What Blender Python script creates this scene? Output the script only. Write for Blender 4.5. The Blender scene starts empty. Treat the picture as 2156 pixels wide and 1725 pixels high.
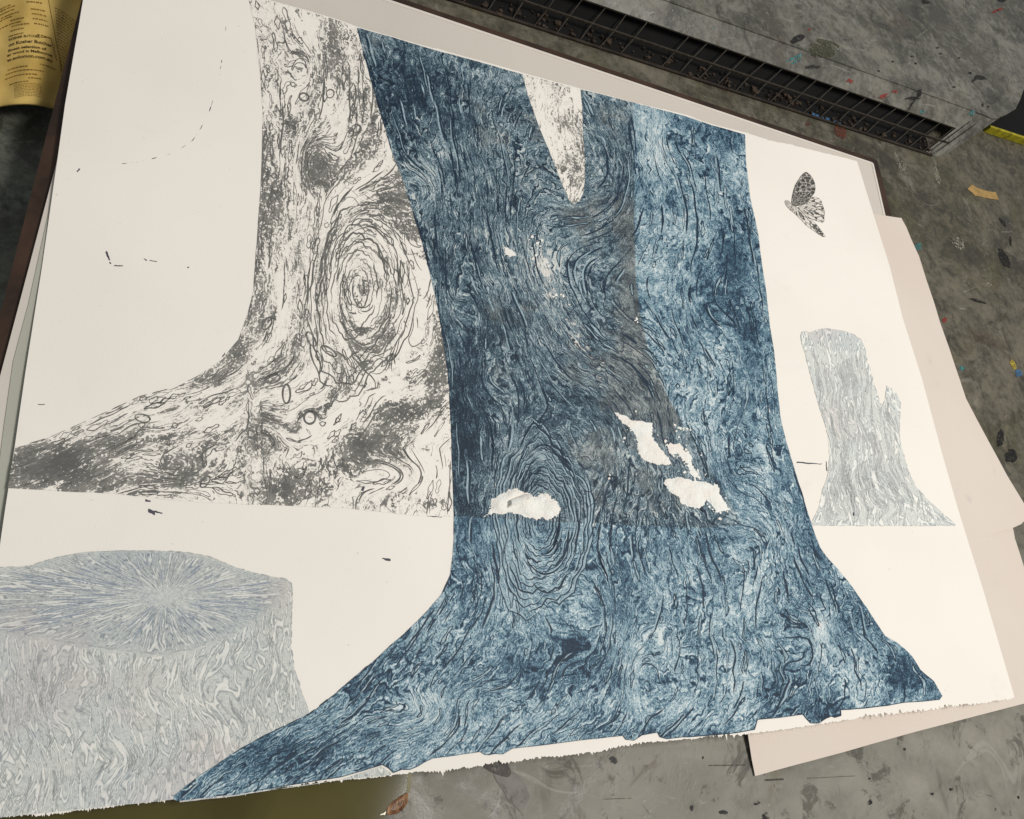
import bpy, math, random
import numpy as np
from mathutils import Matrix, Vector
from mathutils.geometry import delaunay_2d_cdt

random.seed(7)
RNG = np.random.default_rng(11)
sc = bpy.context.scene
COL = sc.collection

# ------------------------------------------------------------------ camera
W, H = 2156.0, 1725.0                 # pixel frame used for measuring the picture
F = 1629.26
Z_PRINT = 0.0135                      # height of the print above the worktop
PW = 0.76                             # the print is a 76 x 56 cm sheet
C0 = np.array([W/2, H/2])
vA = np.array([4756.21, 1156.42]) - C0
vB = np.array([698.93, -3424.99]) - C0
ex = np.array([*vA, F]); ex /= np.linalg.norm(ex)
ey = np.array([*vB, F]); ey -= ex*(ey@ex); ey /= np.linalg.norm(ey)
ez = np.cross(ex, ey)
E3 = np.stack([ex, ey, ez])           # rows: world axes in camera space
def unit_hit(p):
    r = np.array([p[0]-C0[0], p[1]-C0[1], F]); return r/(-(ez@r))
P_BL = unit_hit((-90.06, 1732.71)); P_BR = unit_hit((2136.0, 1468.0))
HC = PW/np.linalg.norm(P_BR-P_BL)
CAM = E3 @ (-P_BL*HC) + np.array([0, 0, Z_PRINT])

cam_d = bpy.data.cameras.new("camera")
cam = bpy.data.objects.new("camera", cam_d); COL.objects.link(cam)
cam_d.sensor_width = 36.0; cam_d.lens = 36.0*F/W
cam_d.clip_start = 0.01; cam_d.clip_end = 60
right = E3 @ np.array([1, 0, 0.]); up = E3 @ np.array([0, -1, 0.]); back = E3 @ np.array([0, 0, -1.])
m = Matrix.Identity(4)
for i in range(3):
    m[i][0] = right[i]; m[i][1] = up[i]; m[i][2] = back[i]; m[i][3] = CAM[i]
cam.matrix_world = m
sc.camera = cam

# ------------------------------------------------------------------ light
wd = bpy.data.worlds.new("World"); sc.world = wd; wd.use_nodes = True
wd.node_tree.nodes["Background"].inputs[0].default_value = (0.92, 0.95, 1.0, 1)
wd.node_tree.nodes["Background"].inputs[1].default_value = 0.31
def area(name, loc, target, sx, sy, power, col):
    l = bpy.data.lights.new(name, 'AREA'); l.shape = 'RECTANGLE'; l.size = sx; l.size_y = sy
    l.energy = power; l.color = col
    o = bpy.data.objects.new(name, l); COL.objects.link(o)
    o.location = loc
    o.rotation_euler = (Vector(target)-Vector(loc)).to_track_quat('-Z', 'Y').to_euler()
    return o
area("ceiling_tube", (0.98, 0.02, 1.8), (0.45, 0.25, 0), 0.9, 0.22, 30.8, (1.0, 0.966, 0.93))

sc.view_settings.view_transform = 'Standard'
sc.view_settings.look = 'None'
sc.view_settings.exposure = 0.0
sc.view_settings.gamma = 1.0
sc.view_settings.use_curve_mapping = False

# ------------------------------------------------------------------ projection helpers
def P(px, py, z):
    """picture point -> world point on the plane of height z (numbers or arrays)"""
    px = np.asarray(px, float); py = np.asarray(py, float)
    r = np.stack([px-C0[0], py-C0[1], np.full_like(px, F)], -1) @ E3.T
    t = (np.asarray(z)-CAM[2])/r[..., 2]
    return CAM + r*t[..., None]
def PIX(xyz):
    q = (np.asarray(xyz)-CAM) @ E3
    return np.stack([q[..., 0]/q[..., 2]*F+C0[0], q[..., 1]/q[..., 2]*F+C0[1]], -1)
def place(px, py, zf):
    z = np.full(np.shape(px), Z_PRINT)
    for _ in range(6):
        p = P(px, py, z); z = zf(p[..., 0], p[..., 1])
    return P(px, py, z)
def print_z(x, y):
    """gentle cockle of the damp sheet"""
    w = 0.0010*np.sin(x*9+1.3)*np.sin(y*11+.4) + 0.0008*np.sin(x*23+y*17+1.2*np.sin(x*11)) + 0.0005*np.sin(y*37-x*13+np.sin(y*19)) + .0012
    w = w + .0012*np.exp(-((x-.68)/.05)**2-((y-.5)/.03)**2)*np.sin(x*60+y*50)
    w = w + 0.0011*np.exp(-((x-.55)**2/.006+(y-.545)**2/.002)) 
    return Z_PRINT + w

def fbm1(n, seed, octs=5, rough=.6):
    r = np.random.default_rng(seed); t = np.linspace(0, 1, n); out = np.zeros(n); a = 1; f = max(2, n/60)
    for o in range(octs):
        k = int(f)+2; v = r.uniform(-1, 1, k+1)
        out += a*np.interp(t*k, np.arange(k+1), v); a *= rough; f *= 2.1
        if f > n: break
    return out
def densify(pts, step, closed=True):
    pts = [np.array(p, float) for p in pts]; out = []
    n = len(pts)
    for i in range(n if closed else n-1):
        a, b = pts[i], pts[(i+1) % n]; k = max(1, int(np.linalg.norm(b-a)/step))
        for j in range(k): out.append(a+(b-a)*j/k)
    if not closed: out.append(pts[-1])
    return np.array(out)
def smooth_px(pts, it=2):
    """Chaikin on an open list"""
    p = np.array(pts, float)
    for _ in range(it):
        q = [p[0]]
        for a, b in zip(p[:-1], p[1:]): q += [a*.75+b*.25, a*.25+b*.75]
        q.append(p[-1]); p = np.array(q)
    return p
def jag(pts, amp, seed, rough=.6):
    """push a dense closed outline in and out along its normals"""
    p = np.array(pts, float); t = np.roll(p, -1, 0)-np.roll(p, 1, 0)
    t /= (np.linalg.norm(t, axis=1)[:, None]+1e-12)
    nrm = np.stack([t[:, 1], -t[:, 0]], 1)
    return p + nrm*(amp*fbm1(len(p), seed, rough=rough))[:, None]
def inside(pts, poly):
    x, y = pts[:, 0], pts[:, 1]; c = np.zeros(len(pts), bool); n = len(poly)
    x2, y2 = poly[-1]
    for i in range(n):
        x1, y1 = poly[i]
        if y1 != y2:
            hit = ((y1 > y) != (y2 > y)) & (x < (x2-x1)*(y-y1)/(y2-y1)+x1); c ^= hit
        x2, y2 = x1, y1
    return c
def seg_dist(pts, poly, closed=True):
    d = np.full(len(pts), 1e9); n = len(poly)
    for i in range(n if closed else n-1):
        a = poly[i]; b = poly[(i+1) % n]; ab = b-a; l = ab@ab+1e-18
        t = np.clip(((pts-a)@ab)/l, 0, 1); q = a+t[:, None]*ab
        d = np.minimum(d, np.hypot(*(pts-q).T))
    return d
def tri_region(poly, spacing):
    """triangulated fill of a world-space outline with interior points"""
    lo, hi = poly.min(0), poly.max(0)
    gx, gy = np.meshgrid(np.arange(lo[0], hi[0], spacing), np.arange(lo[1], hi[1], spacing))
    g = np.stack([gx.ravel(), gy.ravel()], 1); g[:, 0] += np.where((np.round((g[:, 1]-lo[1])/spacing).astype(int) % 2) == 1, spacing/2, 0)
    g = g[inside(g, poly)]
    if len(g):
        # drop points too near the outline
        key = {}
        s = spacing
        for p in poly: key.setdefault((int(p[0]//s), int(p[1]//s)), []).append(p)
        keep = np.ones(len(g), bool)
        for i, p in enumerate(g):
            cx, cy = int(p[0]//s), int(p[1]//s)
            for dx in (-1, 0, 1):
                for dy in (-1, 0, 1):
                    for q in key.get((cx+dx, cy+dy), ()):
                        if abs(p[0]-q[0])+abs(p[1]-q[1]) < s*.45: keep[i] = False; break
        g = g[keep]
    n = len(poly); allp = [Vector(p) for p in poly]+[Vector(p) for p in g]
    v, e, f, *_ = delaunay_2d_cdt(allp, [], [list(range(n))], 1, 1e-9)
    return np.array([(p.x, p.y) for p in v]), [tuple(t) for t in f]

# ------------------------------------------------------------------ object helpers
def tag(o, label=None, cat=None, group=None, kind=None):
    if label: o['label'] = label
    if cat: o['category'] = cat
    if group: o['group'] = group
    if kind: o['kind'] = kind
    return o
def empty(name, loc=(0, 0, 0)):
    o = bpy.data.objects.new(name, None); COL.objects.link(o); o.location = loc; o.empty_display_size = .02
    return o
def link(name, verts, faces, mat, parent=None, smooth=False):
    me = bpy.data.meshes.new(name); me.from_pydata([tuple(map(float, v)) for v in verts], [], faces)
    me.update()
    if smooth: me.polygons.foreach_set('use_smooth', [True]*len(me.polygons))
    if mat: me.materials.append(mat)
    o = bpy.data.objects.new(name, me); COL.objects.link(o)
    if parent:
        o.parent = parent
        o.location = tuple(-c for c in parent.location)
    return o
def extrude_poly(poly, z0, z1):
    """closed prism, poly = list of xy or xyz-topped points"""
    n = len(poly); v = [(p[0], p[1], z1) for p in poly]+[(p[0], p[1], z0) for p in poly]
    f = [list(range(n)), list(range(2*n-1, n-1, -1))]+[[i, n+i, n+(i+1) % n, (i+1) % n] for i in range(n)]
    return v, [x if _area(poly) > 0 else x[::-1] for x in f]
def _area(p):
    return sum(p[i][0]*p[(i+1) % len(p)][1]-p[(i+1) % len(p)][0]*p[i][1] for i in range(len(p)))
def pxpoly(pts, z): return [tuple(P(a, b, z)) for a, b in pts]
class MB:
    def __init__(s): s.v = []; s.f = []
    def add(s, v, f):
        n = len(s.v); s.v += [tuple(map(float, q)) for q in v]; s.f += [[i+n for i in t] for t in f]
    def box(s, a, b, w, h, upv=(0, 0, 1)):
        a = Vector(a); b = Vector(b); d = (b-a).normalized(); u = Vector(upv); r = d.cross(u)
        if r.length < 1e-4: r = d.cross(Vector((1, 0, 0)))
        r.normalize(); u = r.cross(d)
        v = [p+r*(sx*w/2)+u*(sy*h/2) for p in (a, b) for sx, sy in ((-1, -1), (1, -1), (1, 1), (-1, 1))]
        s.add(v, [[0, 1, 2, 3], [7, 6, 5, 4], [0, 4, 5, 1], [1, 5, 6, 2], [2, 6, 7, 3], [3, 7, 4, 0]])
    def prism(s, poly, z0, z1): s.add(*extrude_poly(poly, z0, z1))
    def build(s, name, mat, parent=None, smooth=False): return link(name, s.v, s.f, mat, parent, smooth)

# ------------------------------------------------------------------ material helpers
def lin(r, g, b, k=1.0):
    f = lambda c: ((c/255)/12.92 if c/255 <= .04045 else ((c/255+.055)/1.055)**2.4)
    return (min(.9, f(r)*k), min(.9, f(g)*k), min(.9, f(b)*k), 1)
class NT:
    def __init__(s, name, rough=.8):
        s.m = bpy.data.materials.new(name); s.m.use_nodes = True; s.t = s.m.node_tree; s.n = s.t.nodes
        s.b = s.n["Principled BSDF"]; s.b.inputs["Roughness"].default_value = rough
        s.b.inputs["Specular IOR Level"].default_value = .3
    def L(s, a, b): s.t.links.new(a, b)
    def _in(s, sock, v):
        if v is None: return
        if isinstance(v, bpy.types.NodeSocket): s.L(v, sock)
        else:
            try: sock.default_value = v
            except Exception: sock.default_value = (v, v, v)
    def attr(s, name, out='Fac'):
        n = s.n.new('ShaderNodeAttribute'); n.attribute_name = name; return n.outputs[out]
    def obj(s):
        n = s.n.new('ShaderNodeTexCoord'); return n.outputs['Object']
    def math(s, op, a, b=None, c=None, clamp=False):
        n = s.n.new('ShaderNodeMath'); n.operation = op; n.use_clamp = clamp
        s._in(n.inputs[0], a); s._in(n.inputs[1], b); s._in(n.inputs[2], c); return n.outputs[0]
    def vmath(s, op, a, b=None, sc_=None):
        n = s.n.new('ShaderNodeVectorMath'); n.operation = op
        s._in(n.inputs[0], a); s._in(n.inputs[1], b)
        if sc_ is not None: s._in(n.inputs['Scale'], sc_)
        return n.outputs[0]
    def noise(s, vec, scale, detail=2, rough=.5, dist=0, out='Fac'):
        n = s.n.new('ShaderNodeTexNoise'); s._in(n.inputs['Vector'], vec); s._in(n.inputs['Scale'], scale)
        n.inputs['Detail'].default_value = detail; n.inputs['Roughness'].default_value = rough
        n.inputs['Distortion'].default_value = dist; return n.outputs[out]
    def voro(s, vec, scale, feature='F1', out='Distance', rnd=1):
        n = s.n.new('ShaderNodeTexVoronoi'); n.feature = feature; s._in(n.inputs['Vector'], vec)
        n.inputs['Scale'].default_value = scale; n.inputs['Randomness'].default_value = rnd; return n.outputs[out]
    def step(s, v, lo, hi, a=0., b=1.):
        n = s.n.new('ShaderNodeMapRange'); n.interpolation_type = 'SMOOTHSTEP'
        s._in(n.inputs[0], v); s._in(n.inputs[1], lo); s._in(n.inputs[2], hi); s._in(n.inputs[3], a); s._in(n.inputs[4], b)
        return n.outputs[0]
    def ramp(s, v, stops):
        n = s.n.new('ShaderNodeValToRGB'); s._in(n.inputs[0], v); e = n.color_ramp.elements
        while len(e) < len(stops): e.new(.5)
        for el, (p, c) in zip(e, stops): el.position = p; el.color = c
        return n.outputs[0]
    def mix(s, f, a, b, mode='MIX'):
        n = s.n.new('ShaderNodeMix'); n.data_type = 'RGBA'; n.blend_type = mode
        s._in(n.inputs[0], f); s._in(n.inputs[6], a); s._in(n.inputs[7], b); return n.outputs[2]
    def comb(s, x, y, z):
        n = s.n.new('ShaderNodeCombineXYZ'); s._in(n.inputs[0], x); s._in(n.inputs[1], y); s._in(n.inputs[2], z); return n.outputs[0]
    def sep(s, v):
        n = s.n.new('ShaderNodeSeparateXYZ'); s._in(n.inputs[0], v); return n.outputs
    def color(s, c): s._in(s.b.inputs['Base Color'], c)
    def bump(s, h, strength=.3, dist=.001):
        n = s.n.new('ShaderNodeBump'); n.inputs['Strength'].default_value = strength; n.inputs['Distance'].default_value = dist
        s._in(n.inputs['Height'], h); s.L(n.outputs[0], s.b.inputs['Normal'])

PAPER = lin(236, 230, 219, 1.0)

def paper_mat(name, col, blot=.04, tint=(0.955, 0.955, 0.95, 1)):
    t = NT(name, .92); o = t.obj()
    n = t.noise(o, 6, 3, .5); n2 = t.noise(o, 900, 2, .6)
    c = t.mix(t.step(n, .35, .7), col, tuple(a*b for a, b in zip(col, tint)))
    n3 = t.noise(o, 25, 4, .6)
    c = t.mix(t.step(n3, .62, .8, 0, blot), c, lin(150, 150, 145))
    sp = t.step(t.noise(o, 330, 2, .5), .74, .78, 0, .35); c = t.mix(sp, c, lin(176, 170, 158))
    c = t.mix(t.step(t.noise(t.vmath('MULTIPLY', o, (1, 3, 1)), 11, 4, .6), .6, .78, 0, .10), c, lin(190, 184, 178))
    t.color(c)
    t.bump(t.math('ADD', n2, t.math('MULTIPLY', t.noise(o, 9, 3), 14.)), .16, .0008)
    return t.m
M_paper = paper_mat('print_paper', PAPER, .10)
M_pink = paper_mat('interleaf_paper', lin(214, 203, 190), .3, (.97, .94, .93, 1))
M_board = paper_mat('white_board_laminate', lin(206, 198, 186), .05)
M_board.node_tree.nodes["Principled BSDF"].inputs["Roughness"].default_value = .45

def simple(name, col, rough=.6, var=.25, scale=60, metal=0, bump=.2):
    t = NT(name, rough); o = t.obj(); n = t.noise(o, scale, 5, .65)
    d = tuple(c*(1-var) for c in col[:3])+(1,); l = tuple(min(1, c*(1+var)) for c in col[:3])+(1,)
    t.color(t.mix(t.step(n, .3, .7), d, l)); t.b.inputs['Metallic'].default_value = metal
    t.bump(n, bump, .001); return t.m

# ---- printed wood grain: one builder, three inks
def grain_nodes(t, fine=1.0, wob=.5):
    o = t.obj(); g = t.attr('grain', 'Vector')
    w = t.noise(o, 38, 3, .55, out='Color'); w = t.vmath('SUBTRACT', w, (.5, .5, .5))
    w2 = t.noise(o, 130, 2, .5, out='Color'); w2 = t.vmath('SUBTRACT', w2, (.5, .5, .5))
    gw = t.vmath('ADD', g, t.vmath('MULTIPLY', w, (2.2*wob, .6*wob, .5*wob)))
    gw = t.vmath('ADD', gw, t.vmath('MULTIPLY', w2, (1.0*wob, .15*wob, .1*wob)))
    return o, g, gw
def contour(t, n, k, width):
    """dark line and its light companion from a multi-level contour of n"""
    m_ = t.math('FRACT', t.math('MULTIPLY', n, k))
    d = t.math('ABSOLUTE', t.math('SUBTRACT', m_, .5))
    dark = t.step(d, 0, width, 1, 0)
    d2 = t.math('ABSOLUTE', t.math('SUBTRACT', m_, t.math('ADD', .5, t.math('MULTIPLY', width, 1.7))))
    light = t.step(d2, 0, width, 1, 0)
    return dark, light

def blue_mat():
    t = NT('blue_ink', .62); o, g, gw = grain_nodes(t)
    tone = t.attr('tone'); under = t.attr('under'); pale = t.attr('pale')
    nA = t.noise(gw, 1.0, 1.0, .45); nB = t.noise(t.vmath('ADD', gw, (31, 7, 3)), 2.1, 1.2, .5)
    wid = t.step(t.noise(o, 30, 2), .35, .7, .05, .17)
    dA, lA = contour(t, nA, 10.0, wid); dB, lB = contour(t, nB, 6.0, .14)
    where = t.step(t.noise(o, 16, 2, .5), .38, .58)           # calm fields against worked ones
    where2 = t.step(t.noise(t.vmath('ADD', o, (9, 9, 9)), 20, 2, .5), .42, .62)
    streak = t.noise(t.vmath('MULTIPLY', gw, (6, 2.2, 1)), 1.5, 3, .7)
    speck = t.noise(t.vmath('ADD', t.vmath('MULTIPLY', o, (900, 900, 900)), t.vmath('MULTIPLY', g, (6, 1, 0))), 1, 3, .85); blot = t.noise(o, 34, 4, .62); blot2 = t.noise(o, 120, 4, .7)
    v = t.math('ADD', tone, t.math('MULTIPLY', t.math('SUBTRACT', blot, .5), .85))
    v = t.math('ADD', v, t.math('MULTIPLY', t.math('SUBTRACT', blot2, .5), .8))
    v = t.math('ADD', v, t.math('MULTIPLY', t.math('SUBTRACT', streak, .5), 1.1))
    v = t.math('ADD', v, t.math('MULTIPLY', t.math('SUBTRACT', speck, .5), 1.9))
    nC = t.noise(t.vmath('ADD', gw, (3, 70, 3)), 4.6, 1.0, .5); dC, lC = contour(t, nC, 4.0, .16)
    v = t.math('ADD', v, t.math('MULTIPLY', t.math('SUBTRACT', dC, .3), .24))
    v = t.math('SUBTRACT', v, t.math('MULTIPLY', lC, .16))
    lnA = t.math('MULTIPLY', dA, t.math('ADD', .35, t.math('MULTIPLY', where, .65)))
    lnB = t.math('MULTIPLY', dB, where2)
    v = t.math('ADD', v, t.math('MULTIPLY', lnA, .55)); v = t.math('ADD', v, t.math('MULTIPLY', lnB, .38))
    v = t.math('SUBTRACT', v, t.math('MULTIPLY', t.math('MULTIPLY', lA, where), .32))
    v = t.math('SUBTRACT', v, t.math('MULTIPLY', t.math('MULTIPLY', lB, where2), .22))
    stops = [(0.0, lin(210, 217, 214)), (.2, lin(168, 187, 192)), (.4, lin(122, 152, 163)), (.58, lin(76, 108, 126)), (.76, lin(45, 74, 95)), (1.0, lin(24, 43, 60))]
    blue = t.ramp(v, stops)
    gs = [(0.0, lin(204, 206, 199)), (.2, lin(160, 176, 180)), (.4, lin(104, 128, 137)), (.58, lin(66, 88, 101)), (.76, lin(38, 58, 73)), (1.0, lin(20, 35, 48))]
    slate = t.ramp(t.math('ADD', v, .03), gs)
    ws = [(0.0, lin(186, 186, 178)), (.3, lin(130, 133, 129)), (.55, lin(92, 97, 96)), (.78, lin(56, 64, 69)), (1.0, lin(22, 34, 44))]
    wg = t.ramp(t.math('ADD', t.math('MULTIPLY', v, .6), .2), ws)
    band = t.attr('warm')
    wm = t.step(t.math('ADD', t.math('ADD', t.math('MULTIPLY', t.noise(o, 26, 5, .7), 1.0), band), t.math('MULTIPLY', t.math('SUBTRACT', speck, .5), .5)), .53, .74, 0, .7)
    warm = t.mix(wm, slate, wg)
    u = t.step(under, -.0004, .0004)
    c = t.mix(u, blue, warm)
    c = t.mix(t.step(t.math('ADD', pale, t.math('MULTIPLY', t.math('SUBTRACT', t.math('ADD', t.math('MULTIPLY', blot2, .6), t.math('MULTIPLY', streak, .4)), .5), 3.2)), .62, .86), c, t.mix(.25, PAPER, blue))
    t.color(c)
    t.bump(t.math('ADD', v, t.noise(o, 900, 2)), .22, .0005)
    return t.m
def grey_mat():
    t = NT('grey_ink', .8); o, g, gw = grain_nodes(t)
    tone = t.attr('tone')
    nA = t.noise(gw, 1.0, 1.0, .45); nB = t.noise(t.vmath('ADD', gw, (31, 7, 3)), 2.3, 1.2, .5)
    wid = t.step(t.noise(o, 34, 2), .35, .68, .05, .2)
    dA, lA = contour(t, nA, 9.0, wid); dB, lB = contour(t, nB, 6.0, .13)
    br = t.noise(t.vmath('ADD', o, (3, 5, 1)), 75, 3, .6)
    dA = t.math('MULTIPLY', dA, t.step(br, .34, .5))
    dB = t.math('MULTIPLY', dB, t.step(br, .48, .6))
    streak = t.noise(t.vmath('MULTIPLY', gw, (5, 2, 1)), 1.5, 3, .75)
    speck = t.noise(o, 560, 3, .85); blot = t.noise(t.vmath('MULTIPLY', gw, (.42, .95, 1)), 1.0, 5, .62, .4); clot = t.noise(t.vmath('ADD', t.vmath('MULTIPLY', o, (120, 120, 120)), t.vmath('MULTIPLY', gw, (1, .4, 0))), 1, 4, .7)
    v = t.math('ADD', tone, t.math('MULTIPLY', t.math('SUBTRACT', blot, .5), 2.3))
    v = t.math('ADD', v, t.math('MULTIPLY', t.math('SUBTRACT', clot, .5), 1.1))
    v = t.math('ADD', v, t.math('MULTIPLY', t.math('SUBTRACT', streak, .5), 1.1))
    v = t.math('ADD', v, t.math('MULTIPLY', t.math('SUBTRACT', speck, .5), 1.1))
    v = t.math('ADD', v, t.math('MULTIPLY', dA, .44)); v = t.math('ADD', v, t.math('MULTIPLY', dB, .34))
    v = t.math('SUBTRACT', v, t.math('MULTIPLY', lA, .22))
    hole = t.math('MULTIPLY', t.step(t.voro(t.vmath('ADD', gw, t.vmath('MULTIPLY', o, (60, 60, 60))), 4.2), .14, .24, 1, 0), t.step(t.noise(o, 40, 2), .36, .5))
    hole = t.math('MAXIMUM', hole, t.math('MULTIPLY', t.step(t.noise(o, 480, 2, .6), .58, .63), .8))
    v = t.math('SUBTRACT', v, t.math('MULTIPLY', hole, .6))
    cov = t.step(v, .42, .52)
    ink = t.mix(t.step(t.noise(o, 60, 4, .6), .4, .65), lin(136, 134, 127), lin(108, 107, 102))
    ink = t.mix(t.step(v, .75, 1.1, 0, .6), ink, lin(78, 79, 77))
    tintp = t.mix(t.step(v, .1, .45, 0, .22), PAPER, lin(170, 166, 158))
    t.color(t.mix(cov, tintp, ink)); t.bump(t.noise(o, 900, 2), .12, .0005)
    return t.m
def pale_mat(name, k=1.0, blue=.5, wob=.6):
    t = NT(name, .8); o, g, gw = grain_nodes(t, wob=wob)
    tone = t.attr('tone'); top = t.attr('under')
    nA = t.noise(gw, 1.0, 1.2, .5)
    m_ = t.math('FRACT', t.math('MULTIPLY', nA, 5.0)); d = t.math('ABSOLUTE', t.math('SUBTRACT', m_, .5))
    light = t.step(d, .04, .15, 1, 0); edge = t.math('MULTIPLY', t.step(d, .10, .19), t.step(d, .19, .30, 1, 0))
    speck = t.noise(o, 700, 3, .85); blot = t.noise(o, 18, 4, .6); streak = t.noise(t.vmath('MULTIPLY', gw, (7, 2.5, 2)), 1.5, 2, .7)
    v = t.math('ADD', .5, t.math('MULTIPLY', t.math('SUBTRACT', streak, .5), .55))
    v = t.math('ADD', v, t.math('MULTIPLY', t.math('SUBTRACT', speck, .5), 1.3))
    v = t.math('SUBTRACT', v, t.math('MULTIPLY', light, .42)); v = t.math('ADD', v, t.math('MULTIPLY', edge, .36))
    v = t.math('ADD', v, t.math('SUBTRACT', tone, .5))
    body = t.ramp(v, [(0, lin(228*k, 226*k, 217*k)), (.35, lin(211*k, 212*k, 204*k)), (.6, lin(190*k, 193*k, 187*k)), (1, lin(146*k, 151*k, 150*k))])
    bl = t.ramp(v, [(0, lin(212*k, 215*k, 211*k)), (.4, lin(193*k, 198*k, 194*k)), (.7, lin(163*k, 173*k, 176*k)), (1, lin(110*k, 122*k, 140*k))])
    f = t.math('MULTIPLY', t.step(blot, .45, .62), blue)
    f = t.math('MAXIMUM', f, t.math('MULTIPLY', t.step(top, -.001, .001), t.step(blot, .35, .65, .1, .6)))
    c = t.mix(f, body, bl)
    c = t.mix(t.math('MULTIPLY', t.step(t.noise(o, 15, 2), .52, .66), .25), c, lin(196*k, 178*k, 172*k))
    t.color(c); t.bump(t.noise(o, 900, 2), .12, .0005)
    return t.m
M_blue = blue_mat(); M_grey = grey_mat(); M_stump = pale_mat('pale_stump_ink', .985, .5); M_log = pale_mat('pale_log_ink', 1.045, .25)
M_line_blue = simple('blue_line_ink', lin(27, 47, 64), .6, .15, 300)
M_line_lt = simple('light_line_ink', lin(146, 168, 175), .6, .25, 260)
M_line_grey = simple('grey_line_ink', lin(104, 103, 98), .75, .3, 160)
M_line_pale = simple('pale_line_ink', lin(166, 169, 166), .75, .15, 200)
M_line_dark = simple('smudge_ink', lin(74, 75, 84), .7, .2, 200)
M_smudge = simple('faint_smudge', lin(190, 186, 178), .8, .06, 200)

# ------------------------------------------------------------------ worktop and left floor
def worktop_mat(name, base=(112, 109, 100), dark=(46, 44, 38), olive=(92, 90, 58), gloss=.42, smooth_edge=True, k=1.0):
    t = NT(name, gloss); o = t.obj()
    a = t.noise(o, 7, 6, .62, .6); b = t.noise(o, 34, 6, .7, .4); c_ = t.noise(o, 140, 4, .7); d_ = t.noise(t.vmath('ADD', o, (5, 5, 5)), 11, 5, .6, .8)
    x = t.math('ADD', t.math('MULTIPLY', a, .35), t.math('ADD', t.math('MULTIPLY', b, .4), t.math('MULTIPLY', c_, .25)))
    c = t.ramp(x, [(.30, lin(*dark, k)), (.45, lin(base[0]*.66, base[1]*.66, base[2]*.64, k)), (.55, lin(*base, k)), (.72, lin(min(255, base[0]*1.22), min(255, base[1]*1.22), min(255, base[2]*1.2), k))])
    c = t.mix(t.step(d_, .5, .66, 0, .7), c, t.mix(.35, c, lin(*olive, k)))
    if smooth_edge:
        sx, sy, sz = t.sep(o)
        # the bare, cleaner strip of metal along the front of the bench
        m_ = t.step(t.math('ADD', t.math('ADD', sy, t.math('MULTIPLY', sx, -.22)), t.math('MULTIPLY', t.noise(o, 5, 3), .2)), -.02, .13)
        sm = t.ramp(t.math('ADD', t.math('MULTIPLY', t.noise(t.vmath('MULTIPLY', o, (1, 2.2, 1)), 9, 5, .6, .5), .6), t.math('MULTIPLY', b, .4)),
                    [(.3, lin(96, 94, 84)), (.48, lin(122, 119, 108)), (.62, lin(139, 135, 123)), (.8, lin(152, 149, 137))])
        sm = t.mix(t.step(t.noise(t.vmath('MULTIPLY', o, (3, 1, 1)), 22, 3), .63, .72, 0, .35), sm, lin(80, 78, 72))
        c = t.mix(m_, sm, c)
    sc1 = t.noise(t.vmath('MULTIPLY', t.vmath('ADD', o, t.vmath('MULTIPLY', t.noise(o, 6, 2, out='Color'), (.25, .25, 0))), (14, 120, 1)), 1, 3, .7)
    sc2 = t.noise(t.vmath('MULTIPLY', t.vmath('ADD', o, t.vmath('MULTIPLY', t.noise(o, 5, 2, out='Color'), (.3, .3, 0))), (150, 16, 1)), 1, 3, .7)
    c = t.mix(t.step(sc1, .64, .70, 0, .35), c, lin(158, 155, 144, k)); c = t.mix(t.step(sc2, .65, .72, 0, .4), c, lin(48, 46, 40, k))
    bl_ = t.noise(t.vmath('ADD', o, (2, 8, 1)), 26, 6, .75, 1.2); c = t.mix(t.step(bl_, .55, .63, 0, .6), c, lin(46, 44, 38, k))
    bl2 = t.noise(t.vmath('ADD', o, (8, 2, 1)), 17, 6, .75, 1.0); c = t.mix(t.step(bl2, .60, .68, 0, .4), c, lin(140, 134, 122, k))
    st_ = t.noise(t.vmath('ADD', o, (4, 1, 6)), 13, 5, .7, .8); c = t.mix(t.step(st_, .6, .7, 0, .4), c, lin(96, 84, 44, k)); c = t.mix(t.step(st_, .40, .32, 0, .4), c, lin(74, 58, 44, k))
    od = t.vmath('ADD', o, t.vmath('MULTIPLY', t.noise(o, 120, 3, out='Color'), (.02, .02, 0)))
    vd = t.voro(od, 42, 'F1'); vc = t.voro(od, 42, 'F1', 'Color'); vs = t.sep(vc)
    dot = t.math('MULTIPLY', t.step(vd, .04, .16, 1, 0), t.step(vs[0], .78, .80))
    c = t.mix(t.math('MULTIPLY', dot, .7), c, t.ramp(vs[1], [(0, lin(28, 26, 22)), (.55, lin(40, 38, 33)), (.8, lin(150, 146, 132)), (1, lin(165, 160, 150))]))
    fl = t.math('MULTIPLY', t.step(t.noise(o, 260, 3, .7), .66, .72), t.step(t.noise(o, 18, 2), .5, .6))
    c = t.mix(t.math('MULTIPLY', fl, .6), c, lin(165, 161, 150, k))
    t.color(c); t.bump(t.math('ADD', b, t.math('MULTIPLY', c_, .6)), .45, .0014)
    t._in(t.b.inputs['Roughness'], t.step(b, .3, .7, gloss-.1, gloss+.25))
    return t.m
M_top = worktop_mat('bench_surface', base=(98, 93, 79), dark=(28, 27, 21), olive=(80, 76, 38))
M_left = worktop_mat('dark_floor_surface', base=(104, 106, 94), dark=(34, 36, 32), olive=(52, 84, 100), smooth_edge=False)
M_rack = worktop_mat('grey_painted_metal', base=(116, 114, 104), dark=(62, 61, 54), olive=(106, 98, 88), smooth_edge=False)

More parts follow.
